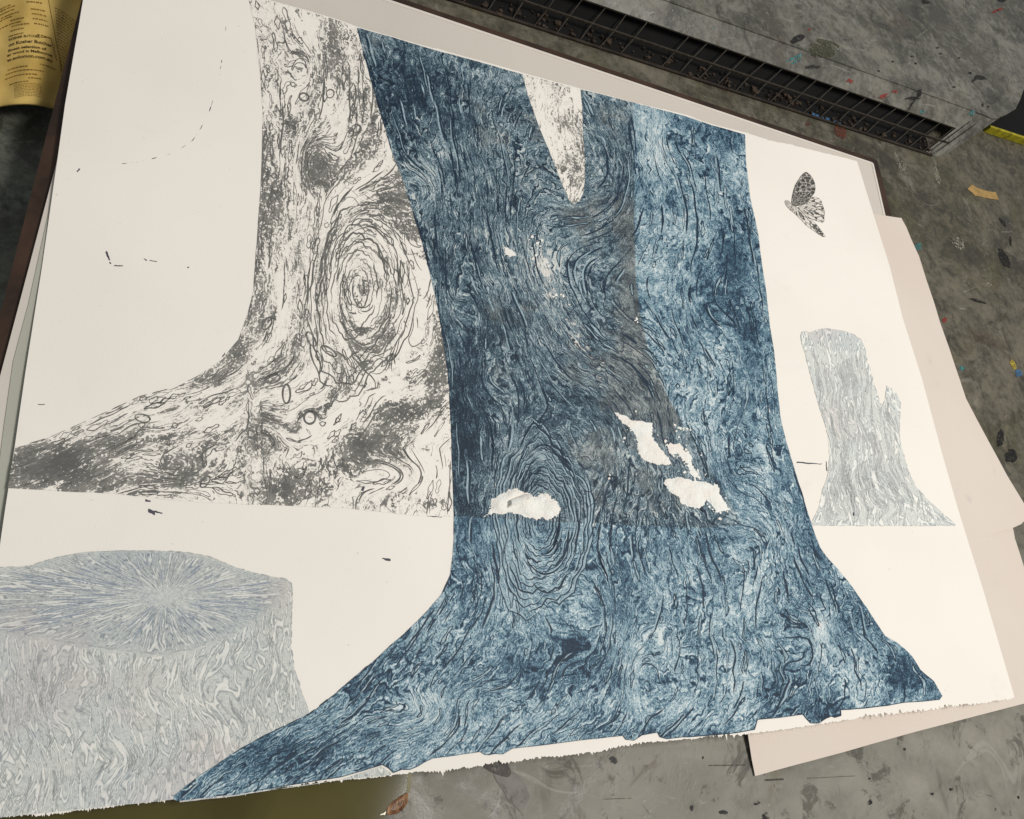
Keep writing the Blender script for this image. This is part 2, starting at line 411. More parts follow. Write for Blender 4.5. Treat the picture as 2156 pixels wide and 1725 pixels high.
# bench: bounded on the left by the board's long side
eL0 = P(172, 0, 0.0)[:2]; eL1 = P(3, 649, 0.0)[:2]; dirL = (eL0-eL1)/np.linalg.norm(eL0-eL1)
nL = np.array([dirL[1], -dirL[0]])            # pointing right, onto the bench
a = eL0+dirL*2.0+nL*.012; b = eL1-dirL*2.0+nL*.012
bench = MB(); bench.prism([tuple(b), (3.2, b[1]), (3.2, a[1]), tuple(a)], -.04, 0.0)
tag(bench.build('worktop', M_top), 'paint-spattered grey metal worktop under the whole stack', kind='structure')
fl = MB(); fl.prism([(-3, -3), (3.3, -3), (3.3, 4), (-3, 4)], -.2, -.052)
tag(fl.build('floor', M_left), 'dark stained surface below the left side of the worktop', kind='structure')

# ------------------------------------------------------------------ boards under the print
M_base = simple('dark_brown_hardboard', lin(54, 38, 27), .5, .5, 20)
base_px = [(1847, 337), (1417, 186), (945, 31), (700, -52), (300, -185)]
q = P(np.array([1847, 945]), np.array([337, 31]), .007)[:, :2]; dT = (q[1]-q[0])/np.linalg.norm(q[1]-q[0])
q2 = P(np.array([1847, 1877]), np.array([337, 454]), .007)[:, :2]; dR = (q2[1]-q2[0])/np.linalg.norm(q2[1]-q2[0])
def isect(p, d, q_, e):
    A = np.array([d, -np.array(e)]).T; t_ = np.linalg.solve(A, np.array(q_)-np.array(p)); return np.array(p)+np.array(d)*t_[0]
l0 = P(112, 230, .007)[:2]; l1 = P(3, 649, .007)[:2]; dL = (l1-l0)/np.linalg.norm(l1-l0)
TLb = isect(q[0], dT, l0, dL)
bot0 = np.array([0., .05]); BLb = isect(l0, dL, bot0, (1, 0.02)); BRb = isect(q2[0], dR, bot0, (1, 0.02))
def rounded(poly, r, seg=5):
    out = []; n = len(poly)
    for i in range(n):
        p = np.array(poly[i]); a_ = np.array(poly[i-1])-p; b_ = np.array(poly[(i+1) % n])-p
        a_ /= np.linalg.norm(a_); b_ /= np.linalg.norm(b_)
        for k in range(seg+1):
            t_ = k/seg; out.append(tuple((1-t_)**2*(p+a_*r)+2*t_*(1-t_)*p+t_*t_*(p+b_*r)))
    return out
bs = MB(); bs.prism(rounded([tuple(BLb), tuple(BRb), tuple(q[0]), tuple(TLb)], .004), .0004, .007)
tag(bs.build('backing_board', M_base), 'dark brown hardboard sheet showing as a thin rim around the white board', 'board')

w0 = P(np.array([1840, 1417, 945]), np.array([342, 197, 40]), .0115)[:, :2]
wdT = (w0[2]-w0[0])/np.linalg.norm(w0[2]-w0[0])
w1 = P(1865, 451, .0115)[:2]; wdR = (w1-w0[0])/np.linalg.norm(w1-w0[0])
wl0 = P(125, 318, .0115)[:2]; wl1 = P(0, 790, .0115)[:2]; wdL = (wl1-wl0)/np.linalg.norm(wl1-wl0)
TLw = isect(w0[0], wdT, wl0, wdL); BLw = isect(wl0, wdL, bot0+[0, .006], (1, .02)); BRw = isect(w0[0], wdR, bot0+[0, .006], (1, .02))
wb = empty('drawing_board', (float(BLw[0]), float(BLw[1]), .0072))
tag(wb, 'white laminated board lying between the brown hardboard and the print', 'board')
poly = rounded([tuple(BLw), tuple(BRw), tuple(w0[0]), tuple(TLw)], .003)
mb = MB(); mb.prism(poly, .0072, .0108); mb.build('board_panel', M_board, wb)
# raised rounded lip along the far and right edges
M_lip = simple('white_lip', lin(216, 208, 196), .4, .04, 40)
mb = MB(); inn = -nL*0
for (s0, s1) in ((TLw, w0[0]), (w0[0], BRw)):
    d = (s1-s0)/np.linalg.norm(s1-s0); nn = np.array([d[1], -d[0]])*.0022
    A_ = s0+nn; B_ = s1+nn
    mb.box((*(A_+d*.002), .0109), (*(B_-d*.004), .0109), .0028, .0008)
mb.build('edge_lip', M_lip, wb)

def sheet(name, outline, zf, mat, thick=.0003, spacing=.012, jagamp=0, seed=1, parent=None):
    """a thin sheet of paper with real thickness"""
    pts = densify(outline, 6 if jagamp else 14)
    w = place(pts[:, 0], pts[:, 1], zf)[:, :2]
    if jagamp: w = jag(w, jagamp, seed)
    v, f = tri_region(w, spacing)
    z = zf(v[:, 0], v[:, 1]); n = len(v)
    vv = [(x, y, zz) for (x, y), zz in zip(v, z)]+[(x, y, zz-thick) for (x, y), zz in zip(v, z)]
    from collections import Counter
    cnt = Counter(); 
    for t in f:
        for i in range(3): cnt[(t[i], t[(i+1) % 3])] += 1
    ff = [list(t) for t in f]+[[i+n for i in t[::-1]] for t in f]
    for (i, j) in cnt:
        if (j, i) not in cnt: ff.append([j, i, i+n, j+n])
    return link(name, vv, ff, mat, parent, smooth=False)

# interleaving sheets sticking out on the right and below
edge_x = float(max(BRw[0], w0[0][0]))
def zA(x, y): return .0117 - .0086*np.clip((x-edge_x)/.14, 0, 1)**1.2 + .0011*np.sin(y*31+x*20)*np.clip((x-edge_x+.03)/.1, 0, 1)
def zB(x, y): return np.maximum(.0009, .0113 - .0099*np.clip((x-edge_x)/.1, 0, 1) - .0095*np.clip((.06-y)/.09, 0, 1))
Apx = [(1700, 440), (1838, 449), (1898, 458), (1909, 478), (1920, 505), (1936, 540), (1951, 590), (1967, 636), (1980, 680), (1999, 734), (2017, 790), (2034, 840), (2055, 880), (2090, 945), (2120, 1000), (2156, 1060), (2170, 1084), (2150, 1104), (2134, 1111), (2090, 1124), (2042, 1141), (1900, 1180), (1800, 1150)]
tag(sheet('interleaf_sheet', Apx, zA, M_pink, jagamp=.0007, seed=5), 'pinkish blank sheet with deckled right edge sticking out beside the pale log', 'paper sheet')
Bpx = [(1800, 1100), (2060, 1128), (2132, 1109), (2137, 1135), (2147, 1165), (2158, 1200), (2200, 1330), (2230, 1455), (2156, 1482), (2037, 1513), (1930, 1541), (1800, 1578), (1590, 1634), (1583, 1600), (1574, 1543), (1560, 1480), (1600, 1300)]
tag(sheet('interleaf_sheet', Bpx, zB, M_pink, jagamp=.0003, seed=6), 'lowest blank cream sheet whose corner pokes out below the bottom edge of the print', 'paper sheet')
# narrow grey-green card under the left edge
def zC(x, y): return .0116+0*x
M_card = paper_mat('grey_card', lin(172, 172, 158), .05)
Cpx = [(128, 330), (60, 640), (28, 760), (8, 900), (-30, 1200), (200, 1200), (300, 330)]
tag(sheet('undersheet', Cpx, zC, M_card), 'grey-green card peeping out under the left edge of the print', 'paper sheet')

# ------------------------------------------------------------------ the print
prt = empty('tree_print', (0, 0, Z_PRINT))
tag(prt, 'large deckle-edged woodcut print of blue and grey tree trunks lying on the board', 'art print')
def zoomz(x0, y0, k): return lambda x, y: (x0+x*k, y0+y*k)

# outline of the sheet: deckled top and bottom, cut sides
topl = [(525, -12), (568, 0), (640, 20), (718, 43), (751, 56), (900, 98), (1010, 127), (1099, 153), (1219, 186), (1330, 214), (1436, 240), (1500, 262), (1570, 280), (1620, 296), (1670, 305), (1730, 321), (1780, 333), (1805, 340)]
rightl = [(1805, 341), (1840, 455), (1873, 560), (1900, 668), (1942, 800), (1985, 960), (2015, 1065), (2042, 1152), (2071, 1245), (2100, 1345), (2136, 1467)]
botl = [(2136, 1468), (2040, 1481), (1930, 1497), (1837, 1510), (1700, 1529), (1593, 1541), (1436, 1556), (1384, 1561), (1218, 1587), (1051, 1607), (875, 1626), (828, 1634), (718, 1643), (600, 1657), (433, 1679), (300, 1693), (173, 1706), (0, 1723), (-90, 1733)]
leftl = [(-90, 1733), (-45, 1438), (0, 1144), (30, 944), (53, 783), (86, 576), (122, 331), (137, 220), (175, 0), (191, -104)]
topl = [(191, -104), (400, -48)]+topl
def side(pts, amp, seed, step=2.2):
    d = densify(pts, step, False); w = place(d[:, 0], d[:, 1], print_z)[:, :2]
    t_ = np.gradient(w, axis=0); t_ /= np.linalg.norm(t_, axis=1)[:, None]; nn = np.stack([t_[:, 1], -t_[:, 0]], 1)
    j = (fbm1(len(w), seed, 5, .75)+.5*np.random.default_rng(seed).normal(0, 1, len(w)).clip(-1.2, 2.4)*(amp > .0005)+.35*(amp > .0007)*np.clip(np.random.default_rng(seed+9).normal(0, 1, len(w)), 0, 3)**2*-1)*np.clip(np.minimum(np.arange(len(w)), np.arange(len(w))[::-1])/8, 0, 1)
    env = .35+.9*np.abs(fbm1(len(w), seed+77, 3, .7)); env = np.clip(env, .15, 1.6) if amp > .0005 else 1.
    return w+nn*(amp*j*env)[:, None]
out = np.concatenate([side(topl, .00055, 1)[:-1], side(rightl, .00012, 2, 12)[:-1], side(botl, .0011, 3)[:-1], side(leftl, .0001, 4, 12)[:-1]])
v, f = tri_region(out, .008)
PAPER_OUT = out
z = print_z(v[:, 0], v[:, 1]); n = len(v)
from collections import Counter
edges = set()
for t in f:
    for i in range(3): edges.add((t[i], t[(i+1) % 3]))
ff = [list(t) for t in f]+[[i+n for i in t[::-1]] for t in f]+[[j, i, i+n, j+n] for (i, j) in edges if (j, i) not in edges]
link('paper', [(x, y, zz) for (x, y), zz in zip(v, z)]+[(x, y, zz-.00035) for (x, y), zz in zip(v, z)], ff, M_paper, prt)

def figure(name, pxout, field, lift, mat, spacing=.0028, amp=.00025, seed=3, extra_mats=(), step=5):
    """an inked area of the print; field(px,py,wx,wy)-> dict of per-vertex attributes"""
    d = densify(pxout, step); w = place(d[:, 0], d[:, 1], print_z)[:, :2]
    w = jag(w, amp, seed, .8) if amp else w
    # keep ink on the sheet
    v, f = tri_region(w, spacing)
    z = print_z(v[:, 0], v[:, 1])+lift
    vv = np.column_stack([v, z]); px = PIX(vv)
    o = link(name, vv, [list(t) for t in f], mat, prt, smooth=True)
    at = field(px[:, 0], px[:, 1], v[:, 0], v[:, 1]); me = o.data
    for k, val in at.items():
        if val.ndim == 2:
            a_ = me.attributes.new(k, 'FLOAT_VECTOR', 'POINT'); a_.data.foreach_set('vector', val.astype(np.float32).ravel())
        else:
            a_ = me.attributes.new(k, 'FLOAT', 'POINT'); a_.data.foreach_set('value', val.astype(np.float32).ravel())
    return o
def gauss(x, y, L):
    s = np.zeros_like(x)
    for cx, cy, rx, ry, a_ in L: s += a_*np.exp(-((x-cx)/rx)**2-((y-cy)/ry)**2)
    return s
def signed(wx, wy, polypx, closed=True):
    pw = place(np.array([p[0] for p in polypx], float), np.array([p[1] for p in polypx], float), print_z)[:, :2]
    pts = np.stack([wx, wy], 1); dd = seg_dist(pts, pw); return np.where(inside(pts, pw), dd, -dd)

# ---- grey trunk (also the shape that shows through the blue one)
G_left = [(525, -12), (525, 0), (538, 60), (548, 150), (553, 234), (551, 334), (546, 434), (540, 520), (537, 560), (534, 610), (521, 663), (501, 716), (468, 756), (418, 790), (368, 816), (294, 835), (234, 863), (167, 893), (100, 923), (32, 943)]
G_bot = [(18, 1027), (100, 1032), (234, 1040), (367, 1054), (460, 1060), (551, 1064), (640, 1068), (718, 1070), (800, 1078), (868, 1084), (960, 1088), (1080, 1094), (1182, 1099), (1300, 1106), (1400, 1110), (1500, 1112)]
G_right = [(1560, 1105), (1540, 1060), (1505, 1005), (1462, 930), (1430, 880), (1400, 825), (1365, 740), (1347, 660), (1338, 590), (1335, 400), (1333, 216)]
G_OUT = G_left+G_bot+G_right
blue_left = [(751, 60), (762, 100), (770, 130), (795, 220), (822, 310), (845, 370), (862, 425), (885, 500), (903, 570), (915, 620), (930, 700), (940, 770), (946, 840), (949, 900), (951, 960), (953, 1030), (955, 1080), (955, 1130), (953, 1170), (947, 1212), (930, 1250), (900, 1288), (850, 1335), (800, 1378), (750, 1422), (700, 1465), (650, 1503), (600, 1528), (560, 1546), (500, 1580), (440, 1620), (400, 1650), (368, 1676)]
blue_bot = [(366, 1682), (372, 1685), (500, 1672), (600, 1655), (718, 1637), (760, 1625), (805, 1611), (818, 1618), (828, 1628), (846, 1621), (864, 1621), (880, 1614), (891, 1607), (911, 1597), (960, 1591), (1011, 1584), (1020, 1590), (1028, 1591), (1042, 1588), (1058, 1589), (1078, 1577), (1150, 1569), (1218, 1560), (1270, 1554), (1311, 1550), (1317, 1558), (1334, 1560), (1351, 1549), (1384, 1543), (1389, 1553), (1404, 1557), (1436, 1553), (1500, 1549), (1550, 1544), (1588, 1537), (1594, 1516), (1640, 1512), (1690, 1505), (1697, 1514), (1706, 1523), (1723, 1524), (1738, 1514), (1750, 1509), (1757, 1512), (1770, 1508), (1769, 1496), (1820, 1492), (1870, 1486), (1903, 1480), (1940, 1478), (1978, 1474)]
blue_right = [(1984, 1466), (1975, 1450), (1966, 1434), (1957, 1426), (1937, 1410), (1920, 1383), (1903, 1366), (1887, 1353), (1863, 1339), (1843, 1310), (1823, 1279), (1806, 1255), (1790, 1232), (1763, 1199), (1744, 1178), (1726, 1153), (1710, 1111), (1697, 1070), (1683, 1024), (1670, 980), (1657, 937), (1643, 877), (1636, 810), (1630, 743), (1620, 683), (1610, 596), (1603, 551), (1596, 494), (1588, 455), (1580, 418), (1573, 360), (1570, 334), (1568, 284)]
blue_top = [(1500, 265), (1436, 243), (1333, 217), (1222, 189), (1226, 230), (1228, 280), (1232, 330), (1232, 380), (1228, 408), (1220, 424), (1210, 431), (1198, 424), (1185, 392), (1160, 330), (1135, 270), (1112, 205), (1099, 157), (1010, 131), (900, 102), (830, 81)]
B_OUT = blue_left+blue_bot+blue_right+blue_top
notch = [(1099, 156), (1112, 205), (1135, 270), (1160, 330), (1185, 392), (1198, 424), (1210, 431), (1220, 424), (1228, 408), (1232, 380), (1232, 330), (1228, 280), (1226, 230), (1222, 189)]
def interp_edge(poly, y):
    p = np.array(sorted(poly, key=lambda q: q[1]), float); return np.interp(y, p[:, 1], p[:, 0])

KN_G = [(752, 600, 88, 170, 360), (665, 345, 34, 55, 110), (640, 150, 30, 50, -60), (375, 985, 60, 26, -90), (545, 925, 45, 30, 80), (650, 880, 20, 24, 50), (820, 1000, 70, 30, -60), (300, 905, 26, 14, 30)]
def grey_phi(x, y):
    xl = interp_edge(G_left+[(18, 1100)], y); u = (x-xl)/(1335-xl)
    gl = np.array(sorted(G_left, key=lambda q: q[0]), float); yt = np.interp(x, gl[:, 0], gl[:, 1])
    wr = 1/(1+np.exp((x-430)/55))/(1+np.exp(-(y-830)/30))
    return u*820*(1-wr)+2.2*(y-yt)*wr+gauss(x, y, KN_G)
def grey_psi(x, y):
    k_ = 1/(1+np.exp((x-480)/60))/(1+np.exp(-(y-800)/40)); return y*(1-.8*k_)+.35*(700-x)*(1/(1+np.exp(-(y-780)/60)))+.5*(480-x)*k_
G_TONE = [(575, 60, 30, 50, .3), (632, 270, 42, 50, .3), (665, 345, 38, 50, .42), (595, 420, 45, 60, .38), (565, 500, 32, 60, .38), (555, 360, 30, 60, .25), (740, 170, 38, 80, .3), (700, 110, 24, 50, .25), (790, 300, 32, 80, .22), (842, 395, 30, 60, .38), (880, 470, 25, 50, .22), (545, 620, 16, 60, .3), (500, 745, 25, 30, .4), (440, 800, 60, 18, .3), (120, 965, 90, 28, .75), (50, 990, 60, 34, .65), (250, 925, 70, 26, .35), (170, 1005, 90, 22, .55), (375, 990, 44, 44, .5), (540, 930, 55, 40, .4), (560, 865, 32, 26, .3), (640, 1015, 70, 34, .46), (600, 1042, 50, 20, .35), (790, 930, 80, 24, .46), (860, 868, 55, 24, .42), (918, 790, 22, 80, .45), (905, 1062, 40, 18, .45), (735, 965, 45, 28, .35), (930, 690, 18, 60, .3),
          (700, 420, 50, 40, -.25), (700, 300, 40, 50, -.12), (760, 600, 110, 180, -.08), (620, 200, 50, 40, -.1), (780, 1010, 100, 30, -.2), (480, 860, 70, 30, -.2), (420, 900, 60, 20, -.15), (640, 60, 40, 40, -.15), (860, 1010, 60, 30, -.2), (680, 930, 30, 60, -.12), (620, 700, 30, 90, -.05)]
def grey_field(x, y, wx, wy):
    ph = grey_phi(x, y); ps = grey_psi(x, y)
    return dict(grain=np.stack([ph/42., ps/230., 0*x], 1), tone=.335+1.0*gauss(x, y, G_TONE))
# visible part only: clip at the blue trunk's left edge, plus the notch
bl = [p for p in blue_left if p[1] < 1092]
G_VIS = G_left+G_bot[:10]+[(957, 1088)]+[(p[0]+3, p[1]) for p in bl[::-1]]+[(718, 46), (640, 22), (568, 3)]
grey = figure('grey_trunk_print', G_VIS, grey_field, .00022, M_grey, seed=21, amp=.0003)
grey['label'] = 'grey printed trunk with root spreading left'
gn = figure('grey_trunk_print', notch, lambda x, y, a_, b_: dict(grain=np.stack([x/20.+.5*np.sin(y/30), y/90., 0*x], 1), tone=.30+gauss(x, y, [(1205, 350, 28, 40, .3), (1210, 410, 14, 12, -.1)])), .00022, M_grey, seed=22, amp=.0001)
gn['label'] = 'grey printed bark showing in the fork of the blue trunk'

# ---- big blue trunk
KN_B = [(1135, 1085, 62, 150, 330), (1450, 880, 50, 90, 50), (1020, 800, 50, 70, 60), (890, 400, 40, 60, -50), (1400, 300, 50, 80, 40), (1480, 640, 60, 110, 60), (1540, 960, 50, 100, 60), (1000, 1480, 80, 50, 60), (880, 1500, 60, 40, -60), (1350, 1430, 40, 80, 60), (1050, 250, 60, 90, 50), (1270, 330, 40, 70, -30), (1600, 1150, 50, 80, -60), (1250, 1330, 50, 80, -60), (1700, 1350, 40, 80, -50), (960, 620, 30, 80, 50)]
def blue_phi(x, y):
    xl = interp_edge(blue_left, y); xr = interp_edge(blue_right, y); u = (x-xl)/(xr-xl)
    wdt = 780+260*np.clip((y-1150)/400, 0, 1)
    ph = (u-.45)*wdt
    ph = ph-1.0*(y-800)*np.exp(-((x-1265)/130)**2-((y-800)/190)**2)
    wn = .92*np.exp(-((x-1225)/150)**2-((y-450)/190)**2)
    dn = np.hypot((x-1222)*1.15, np.clip(y-320, 0, None)*.9)*1.5
    ph = ph*(1-wn)+(dn-90)*wn
    return ph+gauss(x, y, KN_B)
def blue_psi(x, y): return y+.25*np.abs(x-1250)*(1/(1+np.exp(-(y-1280)/70)))
B_TONE = [(870, 180, 90, 80, .28), (820, 260, 50, 90, .2), (1000, 290, 60, 70, .1), (980, 800, 50, 170, .2), (975, 1000, 35, 220, .28), (600, 1590, 190, 44, .35), (760, 1450, 80, 40, .18), (1220, 1385, 60, 60, .38), (1310, 1210, 45, 90, .25), (1920, 1420, 70, 55, .34), (1810, 1290, 50, 70, .22), (1530, 275, 60, 40, .34), (1545, 560, 45, 110, .3), (1575, 700, 40, 80, .24), (1500, 640, 40, 60, .15), (1260, 850, 90, 60, .2), (1230, 720, 40, 60, .12), (1700, 1110, 30, 80, .18), (1500, 1000, 60, 60, .1), (1570, 880, 50, 60, .15), (1640, 1480, 60, 40, .26), (1740, 1500, 40, 22, .34), (1100, 1420, 50, 40, .15), (840, 1400, 50, 60, .2), (1060, 720, 50, 60, .15), (1310, 430, 30, 120, .1), (1480, 1130, 60, 70, .12), (1700, 1300, 60, 120, .12), (1150, 880, 60, 50, .08), (930, 560, 25, 90, .12), (820, 1622, 40, 10, .3),(1450, 1548, 150, 12, .28),
          (1385, 320, 40, 80, -.34), (1355, 250, 26, 40, -.25), (1390, 560, 40, 110, -.2), (1460, 500, 40, 60, -.14), (1400, 780, 36, 60, -.16), (1480, 900, 44, 60, -.16), (1610, 960, 30, 60, -.18), (1500, 730, 40, 60, -.12), (1145, 580, 50, 70, -.22), (1200, 690, 50, 50, -.14), (1345, 1410, 26, 80, -.34), (1020, 1490, 120, 40, -.18), (975, 1560, 50, 30, -.3), (1730, 1335, 22, 50, -.5), (1560, 1390, 44, 100, -.2), (1460, 1400, 60, 60, -.12), (900, 370, 40, 60, -.2), (1110, 1250, 70, 90, -.12), (940, 1320, 34, 60, -.16), (1540, 1490, 40, 40, -.28), (1040, 620, 40, 40, -.15), (1820, 1410, 40, 50, -.24), (1100, 1560, 80, 30, -.12), (1250, 1480, 70, 40, -.12), (880, 1480, 60, 60, -.12), (1680, 1170, 30, 30, -.1), (1400, 1230, 80, 60, -.14), (1880, 1450, 30, 20, -.2), (1600, 1230, 60, 50, -.14)]
WARM = [(1345, 640, 40, 200, .3), (1310, 760, 60, 100, .22), (1400, 860, 40, 80, .3), (1250, 450, 70, 60, .08), (1110, 270, 60, 60, .05), (1060, 800, 40, 70, .16), (1280, 980, 70, 90, .14), (1180, 860, 60, 70, .02), (1350, 1060, 90, 50, .16), (1060, 640, 60, 60, .1), (1290, 220, 50, 60, .05), (960, 900, 60, 300, -.15), (860, 200, 90, 120, -.15), (1090, 1090, 100, 60, -.02), (1360, 520, 60, 100, .12), (920, 500, 60, 120, -.05)]
PALE = [(1215, 715, 30, 40, .5), (1265, 790, 24, 36, .45), (1310, 860, 18, 30, .4), (1150, 570, 30, 34, .8), (1120, 545, 30, 20, .5), (1170, 620, 34, 26, .55), (1200, 680, 30, 26, .45), (1240, 750, 24, 30, .35), (1730, 1325, 14, 34, .75), (1350, 1390, 14, 46, .45), (1030, 625, 22, 16, .4), (1290, 1000, 10, 40, .5), (1330, 1045, 24, 20, .35), (1815, 1395, 16, 24, .5), (975, 1555, 20, 20, .35), (1385, 300, 18, 26, .4), (1440, 920, 40, 20, .35), (1480, 1000, 30, 30, .35), (1350, 960, 20, 20, .3), (1540, 1530, 16, 12, .4), (1440, 1545, 50, 6, .35), (1140, 1330, 12, 20, .2)]
def blue_field(x, y, wx, wy):
    ph = blue_phi(x, y); ps = blue_psi(x, y)
    un = signed(wx, wy, G_OUT)
    return dict(grain=np.stack([ph/47., ps/190., 0*x], 1), tone=.52+np.where(gauss(x, y, B_TONE) < 0, .62, 1.)*gauss(x, y, B_TONE), under=un, pale=gauss(x, y, PALE), warm=gauss(x, y, WARM))
blue = figure('blue_trunk_print', B_OUT, blue_field, .00040, M_blue, seed=23, amp=.00035, step=4)
blue['label'] = 'blue printed trunk with spreading roots'

# ---- pale stumps
S_OUT = [(-68, 1215), (0, 1195), (60, 1192), (120, 1174), (180, 1163), (260, 1160), (380, 1161), (440, 1172), (500, 1196), (560, 1212), (600, 1219), (613, 1228), (616, 1250), (614, 1300), (613, 1360), (620, 1410), (632, 1445), (649, 1488), (651, 1506), (600, 1531), (500, 1583), (400, 1653), (373, 1680), (372, 1688), (500, 1675), (600, 1658), (718, 1640), (805, 1614), (820, 1624), (826, 1631), (718, 1640), (600, 1654), (433, 1676), (300, 1690), (173, 1703), (0, 1720), (-84, 1729)]
S_OUT = S_OUT[:23]+[(380, 1680), (378, 1690), (500, 1676), (600, 1659), (718, 1641), (803, 1614), (824, 1628), (822, 1632), (718, 1641.8), (600, 1659.5), (433, 1677), (300, 1691), (173, 1704), (0, 1721), (-84, 1729)]
S_TOP = [(-75, 1300), (-50, 1200), (60, 1192), (180, 1163), (380, 1161), (500, 1196), (600, 1222), (600, 1250), (580, 1270), (500, 1330), (420, 1365), (330, 1377), (240, 1368), (100, 1345), (0, 1332), (-40, 1330)]
STK = [(120, 1480, 40, 60, 1.8), (260, 1600, 50, 50, -1.6), (430, 1450, 40, 60, 1.6), (60, 1620, 40, 50, -1.4), (560, 1400, 40, 60, -1.2), (320, 1460, 40, 40, 1.2), (200, 1430, 30, 30, -1.2)]
def stump_field(x, y, wx, wy):
    sd = signed(wx, wy, S_TOP); tp = sd > 0
    th = np.arctan2((y-1258)*1.9, x-345); r = np.hypot((y-1258)*1.9, x-345)
    g1 = np.stack([x/21.+.5*np.sin(y/70)+gauss(x, y, STK), y/105., 0*x], 1); g2 = np.stack([np.cos(th)*11, np.sin(th)*11, r/160.], 1)
    tone = np.full_like(x, .5)+.14*tp+gauss(x, y, [(345, 1258, 60, 28, -.2), (345, 1200, 60, 30, .12), (340, 1310, 40, 40, .15), (100, 1260, 150, 50, .08), (560, 1290, 30, 60, .12), (560, 1450, 60, 60, .1)])
    return dict(grain=np.where(tp[:, None], g2, g1), tone=tone, under=sd)
stump = figure('stump_print', S_OUT, stump_field, .00018, M_stump, seed=31, amp=.0002)
stump['label'] = 'pale grey printed tree stump with rays on its cut top'
zz = zoomz(1436.1, 576.3, .3341)
L_OUT = [zz(*p) for p in [(745, 390), (755, 368), (780, 365), (800, 372), (850, 352), (920, 347), (1000, 358), (1080, 385), (1130, 420), (1150, 470), (1165, 540), (1190, 620), (1215, 720), (1240, 790), (1262, 835), (1277, 800), (1284, 750), (1288, 706), (1305, 725), (1320, 722), (1335, 748), (1352, 755), (1362, 785), (1375, 815), (1374, 870), (1370, 950), (1370, 1020), (1385, 1100), (1405, 1170), (1425, 1240), (1470, 1340), (1550, 1430), (1640, 1510), (1730, 1588), (1500, 1590), (1200, 1590), (900, 1589), (805, 1586), (835, 1530), (862, 1470), (885, 1360), (905, 1310), (920, 1250), (928, 1150), (918, 1020), (890, 920), (868, 860), (850, 800), (825, 700), (800, 610), (778, 520), (755, 450)]]
L_TOP = [zz(*p) for p in [(740, 380), (760, 360), (920, 340), (1080, 380), (1145, 430), (1130, 480), (1050, 505), (950, 490), (850, 470), (770, 440)]]
def log_field(x, y, wx, wy):
    sd = signed(wx, wy, L_TOP)
    xl = interp_edge([(1685, 700), (1700, 760), (1720, 840), (1742, 920), (1746, 960), (1742, 1000), (1725, 1060), (1704, 1110)], y); xr = interp_edge([(1820, 720), (1850, 850), (1890, 920), (1905, 1000), (1960, 1060), (2014, 1108)], y)
    u = (x-xl)/(xr-xl)
    return dict(grain=np.stack([u*12.+.2*np.sin(y/30), y/70., 0*x], 1), tone=np.full_like(x, .53)+.05*(sd > 0)+gauss(x, y, [(1760, 1000, 60, 100, .04), (1890, 1080, 60, 30, -.03), (1860, 830, 40, 50, -.02)]), under=sd)
log = figure('log_print', L_OUT, log_field, .00022, M_log, seed=33, amp=.00015, spacing=.002)
log['label'] = 'pale grey printed broken log with a side spur'

# carved worms on the two pale figures, strokes kept in the figure's own mesh
# ---- butterfly
def bf(x, y): return ((1700+x*.12173)*.94479, (350+y*.12173)*.94479)
BF1 = [bf(*p) for p in [(515, 830), (530, 720), (560, 600), (585, 520), (640, 430), (700, 340), (760, 285), (800, 278), (850, 315), (910, 390), (950, 480), (962, 580), (945, 660), (905, 715), (850, 780), (760, 860), (690, 890), (600, 910), (540, 880)]]
BF2 = [bf(*p) for p in [(690, 893), (760, 862), (850, 785), (905, 735), (960, 733), (1020, 755), (1070, 805), (1085, 870), (1115, 940), (1130, 1010), (1122, 1110), (1122, 1170), (1098, 1208), (1010, 1185), (900, 1145), (800, 1095), (700, 1000), (640, 930)]]
BF3 = [bf(*p) for p in [(395, 810), (420, 790), (470, 805), (540, 880), (640, 930), (700, 1000), (800, 1095), (880, 1140), (960, 1215), (1040, 1310), (1110, 1400), (1148, 1460), (1100, 1468), (1020, 1420), (920, 1350), (800, 1265), (700, 1160), (600, 1060), (480, 960), (410, 880)]]
def wing_mat(name, lo, dark=False):
    t = NT(name, .8); o = t.obj(); g = t.attr('grain', 'Vector')
    n_ = t.noise(t.vmath('ADD', g, t.vmath('MULTIPLY', t.vmath('SUBTRACT', t.noise(o, 160, 2, out='Color'), (.5, .5, .5)), (1.4, 1.4, 1.4))), 1, 1, .4)
    gv = t.vmath('ADD', g, t.vmath('MULTIPLY', t.vmath('SUBTRACT', t.noise(o, 300, 2, out='Color'), (.5, .5, .5)), (.8, .8, .8)))
    de = t.voro(gv, 1.0, 'DISTANCE_TO_EDGE'); d_ = (t.math('MULTIPLY', de, 3.6) if dark else t.math('SUBTRACT', .36, t.math('MULTIPLY', de, 2.2)))
    d_ = t.math('ADD', d_, t.math('MULTIPLY', t.math('SUBTRACT', n_, .5), .25))
    e_ = t.attr('tone')
    v_ = t.math('ADD', t.step(d_, .10, .26), t.step(e_, .0002, .0007, .8, 0), clamp=True)
    v_ = t.math('MULTIPLY', v_, t.step(t.noise(o, 500, 2), .25, .5, .55, 1))
    t.color(t.mix(v_, lin(*lo), lin(66, 66, 62))); return t.m
Mw1 = wing_mat('dark_wing_ink', (186, 181, 171), True); Mw2 = wing_mat('light_wing_ink', (220, 213, 202))
bfc = bf(560, 850)
def wing_field(poly, fr, fl):
    def fn(x, y, wx, wy):
        th = np.arctan2(y-bfc[1], x-bfc[0]); r = np.hypot(x-bfc[0], y-bfc[1])
        pw = place(np.array([p[0] for p in poly]), np.array([p[1] for p in poly]), print_z)[:, :2]
        return dict(grain=np.stack([th*fr, r/fl, 0*x], 1), tone=seg_dist(np.stack([wx, wy], 1), pw))
    return fn
